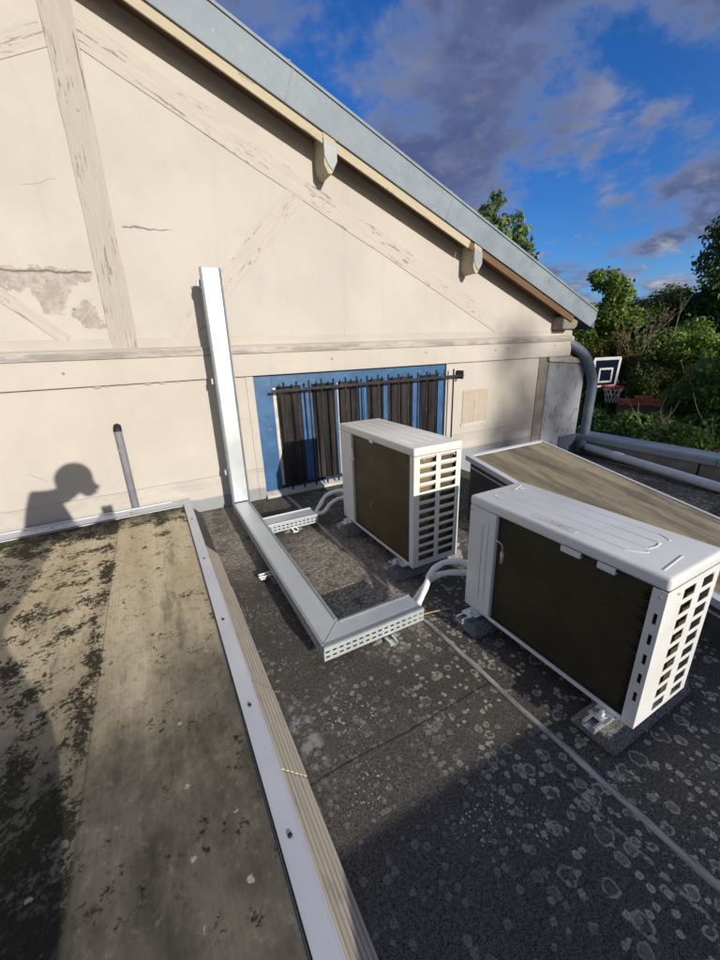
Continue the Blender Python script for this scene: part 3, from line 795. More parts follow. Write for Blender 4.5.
m_ = Matrix.Translation((X0+.002, 1.195, 0)) @ Matrix.Rotation(math.atan2(.117, .121), 4, 'Z')
box(bm, 0, .166, -.0025, .0025, ZT+.001, ZT+.0025, m_)
obj('cover', bm, 'galv', T, bevel=.0015)
slot_plate('slotted_side', T, (X0, 1.1835, .044), (1, 0, 0), (0, 0, 1), (0, -1, 0), .926-X0, .061, .031, .019, (.018, .042), .008, 'galv')
slot_plate('slotted_side', T, (X0+.001, 1.19, .046), (0, 1, 0), (0, 0, 1), (-1, 0, 0), 1.80, .058, .031, .019, (.018, .042), .008, 'galv')
slot_plate('slotted_side', T, (X1-.001, 1.31, .046), (0, 1, 0), (0, 0, 1), (-1, 0, 0), 1.69, .058, .031, .019, (.018, .042), .008, 'galv')
bm = B(); box(bm, X0+.002, X1-.002, 1.186, 3.0, .044, .0455); box(bm, X1-.0015, .925, 1.186, 1.304, .0441, .0456); obj('tray_base', bm, 'galv', T)
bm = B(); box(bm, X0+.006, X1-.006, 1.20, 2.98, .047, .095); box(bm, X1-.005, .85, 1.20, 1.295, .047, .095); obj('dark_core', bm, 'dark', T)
# short branch towards the rear unit
bm = B()
box(bm, X1+.004, .925, 2.452, 2.598, ZT-.012, ZT-.008); box(bm, X1+.004, .925, 2.588, 2.602, ZT-.0078, ZT-.002); box(bm, X1+.004, .925, 2.448, 2.462, ZT-.0078, ZT-.002)
obj('cover', bm, 'galv', T, bevel=.0015)
slot_plate('slotted_side', T, (X1+.004, 2.450, .040), (1, 0, 0), (0, 0, 1), (0, -1, 0), .372, .056, .031, .019, (.018, .040), .008, 'galv')
slot_plate('slotted_side', T, (X1+.004, 2.600, .040), (1, 0, 0), (0, 0, 1), (0, -1, 0), .372, .056, .031, .019, (.018, .040), .008, 'galv')
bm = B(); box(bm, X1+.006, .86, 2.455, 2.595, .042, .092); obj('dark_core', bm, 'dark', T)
# upright run
m_ = Matrix.Translation((.4945, 3.0, .0)) @ Matrix.Rotation(R_(.45), 4, 'Y')
bm = B(); ZH = 1.785
box(bm, -.0515, .0515, .0, .003, .1155, ZH, m_); box(bm, -.064, .064, .0035, .006, .1155, ZH-.004, m_)
for s in (-1, 1):
    prism_pts = [(s*.0545, -.003), (s*.060, -.010), (s*.0675, -.007), (s*.068, .022), (s*.0655, .022), (s*.0650, -.004), (s*.0595, -.0065), (s*.0545, .0)]
    b2 = B(); prism(b2, prism_pts, .116, ZH, 'z'); b2.transform(m_); obj('cover_lip', b2, 'galv_lip_shaded', T)
obj('cover', bm, 'galv', T, bevel=.0015)
bm = B()
box(bm, -.0635, -.062, .0035, .066, .05, ZH-.012, m_); box(bm, .062, .0635, .0035, .066, .05, ZH-.012, m_); box(bm, -.0615, .0615, .0645, .066, .05, ZH-.012, m_)
obj('tray', bm, 'galv', T)
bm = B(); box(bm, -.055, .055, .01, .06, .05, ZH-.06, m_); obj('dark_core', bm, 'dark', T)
for z in (.35, 1.05, 1.70):
    bm = B(); box(bm, -.085, .085, .068, .10, z-.02, z+.02, m_); box(bm, -.05, -.012, .1005, .262, z-.015, z+.015, m_)
    obj('wall_bracket', bm, 'galv', T, bevel=.002)

# ------------------------------------------------------------------ supports: rubber block, slotted strut, bolt
def make_support(label, L, h, strut, group, zt):
    """local x is the length; strut pokes out beyond the block at -x"""
    t = thing('support_foot', label, 'support foot', (0, 0, 0), group)
    bm = B(); prism(bm, [(-.08, 0), (.08, 0), (.05, h), (-.05, h)], -L/2-(.035 if L > .2 else 0), L/2, 'x')
    for v in bm.verts:
        if v.co.z < .01: v.co.x *= 1.02
    obj('rubber_block', bm, 'rubber', t, bevel=.012, local=True, segs=3)
    a, b = strut
    bm = B(); w = .0205
    box(bm, a, b, -w, w, h+.0005, h+.003); box(bm, a, b, -w, -w+.0025, h+.0031, h+zt); box(bm, a, b, w-.0025, w, h+.0031, h+zt)
    box(bm, a, b, -w+.0026, -w+.009, h+zt-.0025, h+zt); box(bm, a, b, w-.009, w-.0026, h+zt-.0025, h+zt)
    obj('strut_channel', bm, 'galv_bright', t, local=True, bevel=.0008)
    return t
def add_bolt(t, x, z):
    bm = B()
    box(bm, x-.030, x+.030, -.028, .028, z, z+.004)
    tube(bm, [(x, 0, z+.0045), (x, 0, z+.007)], .017, 16); tube(bm, [(x, 0, z+.0075), (x, 0, z+.017)], .0105, 6); tube(bm, [(x, 0, z+.0172), (x, 0, z+.026)], .0055, 10)
    o = obj('bolt', bm, 'galv_bright', t, local=True, bevel=.0008)
gA = 'rubber support feet under the white outdoor units'
HB = .058; ZS = .024
s1 = make_support("grey rubber foot under the louvred near end of the front unit", .45, HB, (-.29, .24), gA, ZS)
add_bolt(s1, -.222, HB+ZS)
s1.location = (1.335, .475, 0)
s2 = dup(s1, (1.335, 1.075, 0), 'grey rubber foot under the pipe end of the front unit')
s3 = dup(s1, (1.285, 1.625, 0), 'grey rubber foot under the louvred end of the rear unit')
s4 = dup(s1, (1.285, 2.25, 0), 'grey rubber foot under the window end of the rear unit')
gB = 'small feet carrying the trunking'
t1 = make_support('small black foot under the near end of the trunking by the front unit', .11, .024, (-.11, .11), gB, .0155)
t1.location = (.735, 1.245, 0); t1.rotation_euler = (0, 0, R_(90))
t2 = dup(t1, (.470, 1.965, 0), 'small black foot under the middle of the long trunking run', R_(3))
t3 = dup(t1, (.74, 2.52, 0), 'small black foot under the short trunking branch by the window', R_(90))

# ------------------------------------------------------------------ outdoor units
def grid_face(name, parent, us, vs, holes, place, mat, th, bevel=0):
    """flat plate cut by a grid; holes is a set of (i, j) cells left open"""
    bm = B()
    V = {}
    def g(i, j):
        if (i, j) not in V: V[i, j] = bm.verts.new(place(us[i], vs[j]))
        return V[i, j]
    for i in range(len(us)-1):
        for j in range(len(vs)-1):
            if (i, j) in holes: continue
            bm.faces.new((g(i, j), g(i+1, j), g(i+1, j+1), g(i, j+1)))
    o = obj(name, bm, mat, parent)
    s = o.modifiers.new('thickness', 'SOLIDIFY'); s.thickness = th; s.offset = 0
    if bevel:
        b = o.modifiers.new('bevel', 'BEVEL'); b.width = bevel; b.segments = 2; b.limit_method = 'ANGLE'
    return o
def unit(label, x0, x1, y0, y1, z0, z1, cols, zr, rows, panel, white, coil, front):
    t = thing('outdoor_unit', label, 'outdoor unit', ((x0+x1)/2, (y0+y1)/2, z0), 'white outdoor units on the roof')
    zt = z1-.045                                             # underside of the lid skirt
    # lid: rounded, slightly dished, skirt turned down
    bm = B(); box(bm, x0-.002, x1+.002, y0-.002, y1+.002, zt, z1)
    lid_ = obj('top_cover', bm, white, t, bevel=.012 if front else .008, segs=4)
    for p in lid_.data.polygons: p.use_smooth = True
    if front:
        zz = z1-.0020
        def rib(p):
            bm = B(); tube(bm, smooth_path([(a, b, zz) for a, b in p], 5), .0042, 8); obj('raised_rib', bm, white, lid_, smooth=True)
        xa, xb, xc, xd = x0+.062, x0+.122, x0+.19, x0+.252
        rib([(xa+.022, y1-.06), (xa, y1-.085), (xa, y1-.2), (xa, y0+.2), (xa, y0+.15), (xa+.03, y0+.112), (xb-.02, y0+.112)])
        rib([(xb, y1-.05), (xb, y1-.2), (xb, y0+.16), (xb+.012, y0+.12), (xc-.012, y0+.12), (xc, y0+.16), (xc, y1-.2), (xc, y1-.05)])
        rib([(xd-.02, y1-.06), (xd, y1-.085), (xd, y1-.2), (xd, y0+.2), (xd, y0+.15), (xd-.02, y0+.112)])
        for (a, b, c, d) in ((x0+.03, y0+.035, x0+.16, y0+.047), (x0+.20, y1-.06, x0+.27, y1-.035)):
            rib([(a, b), ((a+c)/2, (b+d)/2), (c, d)])
        bm = B(); box(bm, x0+.028, x0+.055, y0+.30, y0+.47, z1+.0004, z1+.0012); lb = obj('worn_label', bm, 'faint_print', lid_)
        bm = B(); yy = y0+.445
        while yy > y0+.325:
            w = random.uniform(.006, .013); box(bm, x0+.036+random.uniform(-.002, .004), x0+.045+random.uniform(-.002, .005), yy-w, yy, z1+.0014, z1+.0017); yy -= w+random.uniform(.004, .009)
        obj('faded_print', bm, 'faint_ink', lb)
    else:
        for k in range(4):
            xx = x0+.055+k*.065; bm = B(); tube(bm, [(xx, y0+.09, z1-.0018), (xx, y1-.09, z1-.0018)], .0035, 8)
            obj('raised_rib', bm, white, lid_, smooth=True)
    # louvred end (faces the camera)
    us = [x0]; 
    for a, b in cols: us += [a, b]
    us.append(x1)
    n = rows; pit = (zr[1]-zr[0])/n
    vs = [z0]
    for k in range(n): vs += [zr[0]+k*pit+pit*.16, zr[0]+k*pit+pit*.84]
    vs.append(zt-.0005)
    holes = {(i, j) for i in (1, 3) for j in range(1, 2*n, 2)}
    lv = grid_face('louvred_end', t, us, vs, holes, lambda u, v: (u, y0+.0015, v), white, .0025, .0008)
    bm = B()
    for k in range(n):                                        # small hoods inside each opening
        for a, b in cols:
            zb = zr[0]+k*pit+pit*.85; prism(bm, [(y0+.004, zb), (y0+.016, zb-pit*.30), (y0+.0185, zb-pit*.27), (y0+.004, zb+.004)], a, b, 'x')
    obj('louvre_hood', bm, white, lv)
    # corner flange on the coil side, with slots
    sl = []; L = .038
    vs2 = [z0]; ns = 5
    h2 = set()
    if front:
        for k in range(ns):
            zc = z0+.10+k*.072; vs2 += [zc, zc+.036]
    vs2.append(zt-.0005)
    us2 = [y0+.003, y0+.012, y0+.022, y0+L]
    hol = {(1, j) for j in range(1, 2*ns, 2)} if front else set()
    fl = grid_face('corner_flange', t, us2, vs2, hol, lambda u, v: (x0+.0012, u, v), white, .0024)
    bm = B(); prism(bm, [(y0+.0002, z0), (y0+.0032, z0), (y0+.0032, zt-.001), (y0+.0002, zt-.001)], x0-.0002, x0+.0028, 'x')
    obj('corner_bead', bm, white, fl, bevel=.001)
    # base tray with turned-up rim
    bm = B(); box(bm, x0+.003, x1-.003, y0+.004, y1-.004, z0-.004, z0-.0005); box(bm, x0-.001, x0+.0015, y0+L+.001, panel-.001, z0-.002, z0+.016)
    bt = obj('base_tray', bm, white, t, bevel=.001)
    for yc in (y0+.08, y1-.08):
        bm = B(); box(bm, x0-.035, x0+.03, yc-.03, yc+.03, z0-.0075, z0-.0045)
        obj('mounting_foot', bm, 'galv_bright', bt, bevel=.002)
    # coil block: long face and the part behind the louvres
    bm = B(); box(bm, x0+.016, x0+.045, y0+L-.014, panel+.012, z0+.006, zt-.002); cl = obj('coil', bm, coil, t)
    bm = B(); box(bm, x0+.046, x0+.12, y0+.024, y0+.05, z0+.01, zt-.004); obj('coil_return', bm, 'coil_tan', cl)
    bm = B(); box(bm, x0+.122, x1-.012, y0+.027, y0+.05, z0+.01, zt-.004); obj('coil_return', bm, 'coil_brown', cl)
    if front:
        bm = B(); z = z0+.03
        while z < zt-.02:                                     # fin ends standing at the bend
            box(bm, x0+.008, x0+.0155, y0+L-.012, y0+L+.018+random.uniform(-.008, .008), z, z+.0025); z += .0115
        obj('fin_edges', bm, 'coil_dark', cl)
    # service panel at the pipe end
    bm = B(); box(bm, x0-.0005, x0+.02, panel, y1-.001, z0, zt-.0005); sp = obj('service_panel', bm, white, t, bevel=.004, segs=3)
    if front:
        bm = B(); box(bm, x0-.0035, x0+.004, panel+.035, y1-.03, z0+.07, zt-.05); obj('raised_field', bm, white, sp, bevel=.004, segs=3)
        bm = B(); box(bm, x0-.0065, x0-.0036, panel+.065, y1-.062, z0+.085, zt-.065); obj('raised_field', bm, white, sp, bevel=.0028, segs=3)
    bm = B(); box(bm, x0+.021, x1-.001, y1-.004, y1-.001, z0, zt-.0005); ep = obj('end_panel', bm, white, t)
    bm = B(); box(bm, x0+.07, x0+.22, y1-.0005, y1+.03, z0+.04, z0+.2); obj('valve_cover', bm, white, ep, bevel=.006)
    # fan side (away from the camera)
    bm = B(); box(bm, x1-.004, x1-.001, y0+.004, y1-.005, z0, zt-.0005); fp = obj('fan_panel', bm, white, t)
    cy, cz, R = y0+(y1-y0)*.42, (z0+zt)/2, min((zt-z0)*.46, (y1-y0)*.36)
    bm = B()
    for k in range(1, 9):
        r = R*k/8; P = [(x1+.006, cy+r*math.cos(2*math.pi*i/36), cz+r*math.sin(2*math.pi*i/36)) for i in range(37)]
        tube(bm, P, .003, 6, cap=False)
    for i in range(12):
        a = 2*math.pi*i/12; tube(bm, [(x1+.003, cy, cz), (x1+.003, cy+R*math.cos(a), cz+R*math.sin(a))], .003, 6)
    gg = obj('fan_guard', bm, white, fp)
    bm = B(); cyl(bm, (x1-.0005, cy, cz), (x1+.0008, cy, cz), R, 40); obj('fan_opening', bm, 'dark', fp)
    # screws
    for (yy, zz) in ((y0+.016, zt-.022), (y0+.016, z0+.02), (y1-.012, zt-.02), (y1-.012, z0+.03)):
        bm = B(); cyl(bm, (x0, yy, zz), (x0-.003, yy, zz), .005, 10); obj('screw', bm, 'galv', t)
    for xx in (x0+.06, x1-.05):
        bm = B(); cyl(bm, (xx, y0+.0005, zt-.022), (xx, y0-.003, zt-.022), .0045, 10); obj('screw', bm, 'galv', t)
    if front:
        bm = B()
        tube(bm, smooth_path([(x0-.004, panel+.006, zt-.105), (x0-.010, panel-.03, zt-.10), (x0-.012, panel-.05, zt-.108), (x0-.012, panel-.054, zt-.135)], 5), .003, 8)
        ss = obj('sensor_clip', bm, 'copper_bulb', t, smooth=True)
        bm = B(); cyl(bm, (x0-.012, panel-.054, zt-.135), (x0-.012, panel-.055, zt-.185), .0075, 12); obj('sensor_bulb', bm, 'copper_bulb', ss, smooth=True)
        for a, b in ((.64, .71), (.53, .585)):
            bm = B(); box(bm, x0-.010, x0-.0045, a, b, zt-.012, zt+.006); box(bm, x0-.010, x0+.010, a+.0005, b-.0005, zt-.015, zt-.0125); obj('lid_tab', bm, white, lid_, bevel=.001)
    else:
        bm = B(); tube(bm, smooth_path([(x0-.003, panel+.008, zt-.09), (x0-.008, panel-.02, zt-.10), (x0-.010, panel-.035, zt-.13), (x0-.008, panel-.04, zt-.17)], 5), .006, 8)
        obj('sensor_clip', bm, 'white_plastic', t, smooth=True)
        bm = B(); tube(bm, [(x0+.012, 1.985, z0+.20), (x0+.010, 1.945, z0+.255)], .0018, 6); obj('bent_fin', bm, 'straw', cl)
        bm = B(); box(bm, x0-.008, x0-.004, y0+.40, y0+.44, zt-.006, zt+.012); obj('lid_tab', bm, white, lid_)
    return t
unit('taller white outdoor unit with dusty brown coil standing in front of the blue barred window', 1.10, 1.41, 1.507, 2.365, .088, .768,
     ((1.137, 1.241), (1.272, 1.376)), (.115, .722), 12, 2.20, 'ac_white', 'coil_brown', False)
unit('lower wider white outdoor unit with near-black coil, the nearer one in front', 1.14, 1.452, .394, 1.147, .088, .634,
     ((1.238, 1.306), (1.350, 1.420)), (.095, .575), 9, .998, 'ac_white2', 'coil_dark', True)

# ------------------------------------------------------------------ lagged pipes
def pipe_pair(label, paths, loc):
    t = thing('insulated_pipes', label, 'pipes', loc, 'white lagged pipe pairs')
    for P in paths:
        bm = B(); S_ = smooth_path(P, 7); n_ = len(S_)
        S_ = [p+Vector((random.uniform(-.0012, .0012), random.uniform(-.0012, .0012), random.uniform(-.0012, .0012))) for p in S_]
        tube(bm, S_, lambda f: .0150+.0012*math.sin(f*37), 12); o = obj('pipe', bm, 'white_plastic', t, smooth=True)
    return t
a = pipe_pair('white lagged pipes rising from the trunking end into the front unit', [
    [(.78, 1.225, .072), (.90, 1.228, .078), (.985, 1.262, .125), (1.065, 1.30, .195), (1.15, 1.292, .225), (1.235, 1.235, .222), (1.25, 1.165, .215)],
    [(.78, 1.262, .068), (.91, 1.268, .072), (.995, 1.300, .098), (1.08, 1.318, .140), (1.165, 1.295, .156), (1.255, 1.238, .150), (1.28, 1.165, .14)]], (.95, 1.25, .07))
bm = B(); tube(bm, [(1.040, 1.290, .172), (1.066, 1.300, .186)], .020, 12); obj('tape_wrap', bm, 'white_plastic', a, smooth=True)
pipe_pair('white lagged pipes curving from the short branch into the rear unit by the window', [
    [(.78, 2.495, .066), (.90, 2.498, .070), (.985, 2.56, .115), (1.06, 2.60, .17), (1.15, 2.56, .205), (1.21, 2.47, .215), (1.22, 2.385, .21)],
    [(.78, 2.55, .062), (.905, 2.545, .066), (.99, 2.50, .085), (1.07, 2.535, .125), (1.16, 2.53, .155), (1.235, 2.46, .165), (1.25, 2.385, .16)]], (.95, 2.5, .07))
T = bpy.data.objects.new
bm = B(); tube(bm, [(.90, 1.215, .052), (1.0, 1.20, .050), (1.085, 1.185, .044)], .0025, 6)
tag(obj('straw', bm, 'straw'), 'single dry yellow straw sticking out of the trunking end', 'straw')

# ------------------------------------------------------------------ basketball hoop
hp = Vector((11.02, 6.42, 0)); zc = 1.25-.06
hdir = Vector((-.255, -.96, 0)).normalized(); hu = Vector((-hdir.y, hdir.x, 0)) * 1  # board faces hdir
T = thing('basketball_hoop', 'basketball hoop with navy backboard and white net standing in the garden', 'basketball hoop', (hp.x, hp.y, GZ))
BW, BH, zc = .86, .78, .37
def bpt(u, w, d): return hp+hu*u+hdir*d+Vector((0, 0, zc+w))
def bslab(bm, poly, d0, d1):
    A = [bm.verts.new(bpt(u, w, d0)) for u, w in poly]; C = [bm.verts.new(bpt(u, w, d1)) for u, w in poly]; n = len(poly)
    bm.faces.new(A); bm.faces.new(C[::-1])
    for i in range(n): bm.faces.new((A[i], C[i], C[(i+1) % n], A[(i+1) % n]))
bm = B(); hw = BW/2
bslab(bm, [(-hw, BH/2), (-hw*.84, -BH/2), (hw*.84, -BH/2), (hw, BH/2)], 0, .03); bb = obj('backboard', bm, 'board_navy', T)
bm = B()
def bar(a, b, w):
    A = Vector((a[0], a[1])); Bv = Vector((b[0], b[1])); d = (Bv-A).normalized(); n = Vector((-d.y, d.x))*w/2
    bslab(bm, [tuple(A+n), tuple(A-n), tuple(Bv-n), tuple(Bv+n)], .031, .036+random.uniform(0, .003))
bar((-hw, .40-.035), (hw, .40-.035), .075); bar((-hw*.84, -.365), (hw*.84, -.365), .075)
bar((-hw*.96, .36), (-hw*.84, -.34), .07); bar((hw*.96, .36), (hw*.84, -.34), .07)
for q in (((-.2, -.24), (-.2, .1)), ((.2, -.24), (.2, .1)), ((-.22, -.24), (.22, -.24)), ((-.22, .1), (.22, .1))): bar(*q, .05)
obj('white_lines', bm, 'board_white', bb)
bm = B(); rc = bpt(0, -.36, .36)
tube(bm, [rc+Vector((.23*math.cos(2*math.pi*i/28), .23*math.sin(2*math.pi*i/28), 0)) for i in range(29)], .018, 8, cap=False)
box(bm, -.06, .06, -.06, .06, -.03, .03, Matrix.Translation(bpt(0, -.36, .08)))
rm = obj('rim', bm, 'rim_red', T)
bm = B()
for i in range(12):
    a = 2*math.pi*i/12
    for s in (-1, 1):
        P = [rc+Vector((r*math.cos(a+s*q), r*math.sin(a+s*q), -h)) for r, q, h in ((.23, 0, 0), (.19, .26, .13), (.155, .52, .26), (.13, .78, .40))]
        tube(bm, P, .007, 4)
obj('net', bm, 'net', rm)
bm = B(); tube(bm, [hp-hdir*.75+Vector((0, 0, GZ)), hp-hdir*.70+Vector((0, 0, zc-.55)), hp-hdir*.06+Vector((0, 0, zc-.05))], .05, 10)
tube(bm, [hp-hdir*.72+Vector((0, 0, zc-.85)), hp-hdir*.06+Vector((0, 0, zc-.3))], .03, 8); obj('pole', bm, 'black_pole', T)
bm = B(); box(bm, -.4, .4, -.35, .35, 0, .2, Matrix.Translation(hp-hdir*.8+Vector((0, 0, GZ)))); obj('base', bm, 'black_pole', T, bevel=.05)
# garden wall with an orange tiled top, glimpsed through the leaves
T = thing('garden_wall', 'garden wall with orange tiled top glimpsed through leaves behind the hoop', 'wall', (10.2, 5.0, GZ))
wa = Vector((9.98, 5.38, 0)); wb = Vector((10.5, 4.62, 0)); wd = (wb-wa).normalized(); ang = math.atan2(wd.y, wd.x); WL = (wb-wa).length
mm = Matrix.Translation(wa) @ Matrix.Rotation(ang, 4, 'Z')
bm = B(); box(bm, 0, WL, -.12, .12, GZ, -.28, mm); obj('wall', bm, 'bark', T)
bm = B(); k = 0.0
while k < WL-.1:
    box(bm, k, k+.16, -.2, .2, -.278+random.uniform(0, .02), -.13+random.uniform(-.05, .05), mm); k += .165
obj('tile_coping', bm, 'orange_tile', T)

# ------------------------------------------------------------------ trees and shrubs
def leaf_mesh(name, blobs, n, size, mat, parent, rng, shell=.55, drop=0.0, aspect=1.7, hang=0.0):
    """many small leaf blades spread through the blobs; blobs = (centre, radii, weight)"""
    verts = []; faces = []
    tot = sum(b[2] for b in blobs)
    for c, r, w in blobs:
        for _ in range(int(n*w/tot)):
            while True:
                d = Vector((rng.gauss(0, 1), rng.gauss(0, 1), rng.gauss(0, 1)))
                if d.length > .01: break
            d.normalize()
            k = rng.random()**(1/3*shell+.08) * (1+rng.gauss(0, .10))
            p = Vector((c[0]+d.x*r[0]*k, c[1]+d.y*r[1]*k, c[2]+d.z*r[2]*k))
            nrm = (d*.7+Vector((rng.gauss(0, .6), rng.gauss(0, .6), rng.gauss(.25, .5)))).normalized()
            t = nrm.cross(Vector((rng.gauss(0, 1), rng.gauss(0, 1), rng.gauss(0, .6)-hang)))
            if t.length < .01: continue
            t.normalize(); b = nrm.cross(t)
            s = size*rng.uniform(.55, 1.25); L = s*aspect/2; w2 = s/2
            i = len(verts)
            verts += [p-t*L, p+b*w2+nrm*s*.08, p+t*L, p-b*w2+nrm*s*.08]
            faces.append((i, i+1, i+2, i+3))
    me = bpy.data.meshes.new(name); me.from_pydata(verts, [], faces); me.materials.append(MT[mat])
    o = bpy.data.objects.new(name, me); COL.objects.link(o)
    if parent is not None: o.parent = parent; o.location = -world_loc(parent)
    return o
def clumps(rng, c, R, n, r, flat=.8):
    """small leaf clumps scattered through an ellipsoid, uneven on purpose"""
    out = []
    for _ in range(n):
        d = Vector((rng.gauss(0, 1), rng.gauss(0, 1), rng.gauss(0, 1))).normalized()*rng.random()**.38
        q = r*rng.uniform(.55, 1.35)
        out.append(((c[0]+d.x*R[0], c[1]+d.y*R[1], c[2]+d.z*R[2]), (q, q, q*flat), q*q))
    return out
def limbs(bm, rng, base, tips, r0):
    for tp in tips:
        m_ = (Vector(base)+Vector(tp))/2+Vector((rng.gauss(0, .15), rng.gauss(0, .15), rng.gauss(0, .15)))
        tube(bm, smooth_path([base, m_, tp], 4), r0, 7, r1=r0*.25)
def tree(name, label, cat, x, y, z, R, ncl, rcl, nleaf, size, mat, seed, group='garden trees beyond the roof edge', trunk_r=.14, shell=.55, flat=.8, extra=None, aspect=1.7):
    rng = random.Random(seed)
    t = thing(name, label, cat, (x, y, GZ), group)
    cl = clumps(rng, (x, y, z), R, ncl, rcl, flat)
    if extra: cl += extra
    bm = B(); b0 = (x+rng.gauss(0, .1), y+rng.gauss(0, .1), GZ); fork = (x, y, GZ+(z-R[2]*.4-GZ)*.7)
    tube(bm, smooth_path([b0, ((b0[0]+x)/2+.05, (b0[1]+y)/2, (GZ+fork[2])/2), fork], 4), trunk_r, 9, r1=trunk_r*.7)
    limbs(bm, rng, fork, [c[0] for c in cl[:14]], trunk_r*.5)
    obj('trunk', bm, 'bark', t, smooth=True)
    leaf_mesh('crown', cl, nleaf, size, mat, t, rng, shell, aspect=aspect)
    return t
def polar(px_dir, D): return px_dir[0]*D, px_dir[1]*D
G1 = 'garden trees beyond the roof edge'
# tall slender tree whose two tips show over the roof edge
cx, cy = 10.18, 9.60; px_, py_ = .686, -.727                      # across the line of sight
ex = []
for (o_, z0_, z1_, r_) in ((-.36, 3.0, 5.35, .52), (.44, 3.2, 4.85, .40), (.0, 2.6, 4.6, .58), (.68, 3.4, 4.5, .32)):
    k = 0
    while z0_+k*.22 < z1_:
        zz = z0_+k*.22; q = r_*(1.0-.55*max(0, (zz-z0_)/(z1_-z0_))); j = random.uniform(-.10, .10)
        ex.append(((cx+px_*(o_+j), cy+py_*(o_+j), zz), (q, q, q*.8), q*q)); k += 1
tree('slender_tree', 'slender tree with two silvery green tips showing over the roof edge', 'tree', cx, cy, 1.6, (.5, .5, 1.6), 12, .4, 3000, .16, 'leaf_silver', 3, None, .12, extra=ex)
# light green tree at the gutter end
ex = [((13.6+random.uniform(-.45, .45), 8.3+random.uniform(-.4, .4), z_), (.42, .42, .36), .18) for z_ in (2.2, 2.5, 2.8, 3.05, 1.9, 1.5)]
ex += [((13.35, 8.55, 3.15), (.25, .25, .2), .08), ((13.75, 8.1, 2.95), (.28, .28, .2), .08)]
tree('broadleaf_tree', 'bright yellow green tree next to the end of the roof gutter', 'tree', 13.6, 8.3, .2, (1.15, 1.15, 2.3), 34, .42, 17000, .085, 'leaf_light', 11, G1, extra=ex)
tree('broadleaf_tree', 'tall near-black tree filling the right edge above the hedge', 'tree', 17.0, 6.15, 2.0, (1.55, 1.6, 2.6), 40, .62, 20000, .10, 'leaf_dark', 21, G1, .2)
tree('broadleaf_tree', 'olive tree with ragged top on the skyline behind the bare twigs', 'tree', 17.9, 8.6, .85, (2.3, 2.3, 2.25), 44, .5, 20000, .095, 'leaf_olive', 31, G1)
tree('broadleaf_tree', 'dense dark green tree right of the hoop reaching half way up the skyline', 'tree', 14.6, 5.9, .1, (1.7, 1.5, 1.5), 40, .45, 20000, .075, 'leaf_mid', 41, G1)
tree('broadleaf_tree', 'leafy green tree nearest the parapet at the right edge of the photo', 'tree', 10.95, 3.55, -.10, (1.0, .95, 1.15), 40, .36, 20000, .058, 'leaf_mid', 51, G1)
tree('broadleaf_tree', 'dark round tree standing behind the backboard', 'tree', 16.2, 8.9, -.6, (1.8, 1.6, 1.4), 34, .5, 14000, .095, 'leaf_dark', 61, G1)
for (x, y, z, s, lab) in ((22.5, 12.5, .3, 71, 'far dark tree closing the view behind the yellow green tree'), (23.5, 10.2, .5, 72, 'far dark tree closing the view behind the bare twigs'), (25.0, 8.6, .6, 73, 'far dark tree closing the view left of the tall near-black tree'), (26, 6.5, .4, 74, 'far dark tree closing the view behind the tall near-black tree')):
    tree('broadleaf_tree', lab, 'tree', x, y, z, (2.6, 2.4, 2.0), 34, .75, 9000, .17, 'leaf_mid' if s % 2 else 'leaf_dark', s, G1)
# shrubs along the foot of the building
G2 = 'shrubs below the roof edge'
for (x, y, z, R, m, s, lab) in ((7.6, 4.6, -1.30, (.8, .8, .85), 'leaf_dark', 81, 'dark shrub below the hoop just over the parapet'),
                                (8.9, 4.2, -1.15, (.85, .8, .8), 'leaf_dark', 82, 'dark shrub between the hoop and the right edge over the parapet'),
                                (7.9, 3.3, -1.05, (.75, .75, .8), 'leaf_mid', 83, 'green shrub over the parapet at the right edge of the photo'),
                                (9.5, 4.55, -1.05, (.6, .6, .72), 'leaf_mid', 88, 'green shrub growing against the orange tiled garden wall'),
                                (9.3, 5.3, -1.2, (.9, .9, .85), 'leaf_dark', 84, 'dark shrub in front of the hoop pole'),
                                (12.3, 5.9, .0, (.55, .55, .5), 'leaf_olive', 85, 'olive shrub close to the right of the net'),
                                (13.3, 7.5, .65, (1.0, .8, .6), 'leaf_yellow', 86, 'yellowing shrub above the backboard at the foot of the bare twigs'),
                                (12.6, 5.0, .85, (.75, .6, .4), 'leaf_light', 87, 'small bright green shrub in the gap of the dark hedge')):
    tree('shrub', lab, 'shrub', x, y, z, R, 22, .26, 9500, .052, m, s, G2, .05)
# bare twiggy bush
rng = random.Random(5)
t = thing('bare_bush', 'bare bush of pale upright twigs against the dark hedge', 'bush', (13.0, 6.75, GZ))
bm = B()
def twig(p, d, L, r, depth):
    q = p+d*L; mid = (p+q)/2+Vector((rng.gauss(0, .05), rng.gauss(0, .05), 0))*L
    tube(bm, smooth_path([p, mid, q], 3), r, 6, r1=r*.5)
    if depth:
        for k in range(rng.choice((2, 3))):
            f = rng.uniform(.45, .95); nd = (d+Vector((rng.gauss(0, .34), rng.gauss(0, .34), rng.gauss(.05, .2)))).normalized()
            twig(p+d*L*f, nd, L*rng.uniform(.4, .65), r*.55, depth-1)
for k in range(9):
    d = Vector((-.49*rng.uniform(-.45, .5), .87*rng.uniform(-.45, .5)*-1, 1)).normalized()
    twig(Vector((13.0+rng.gauss(0, .25), 6.75+rng.gauss(0, .25), .15)), d, rng.uniform(.9, 1.5), .013, 2)
tube(bm, [(13.0, 6.75, GZ), (13.0, 6.75, -1), (13.0, 6.75, .3)], .06, 7)
obj('twigs', bm, 'twig', t, smooth=True)
leaf_mesh('sparse_leaves', clumps(rng, (13.0, 6.75, 1.3), (.6, .8, .8), 16, .25), 260, .08, 'leaf_olive', t, rng)
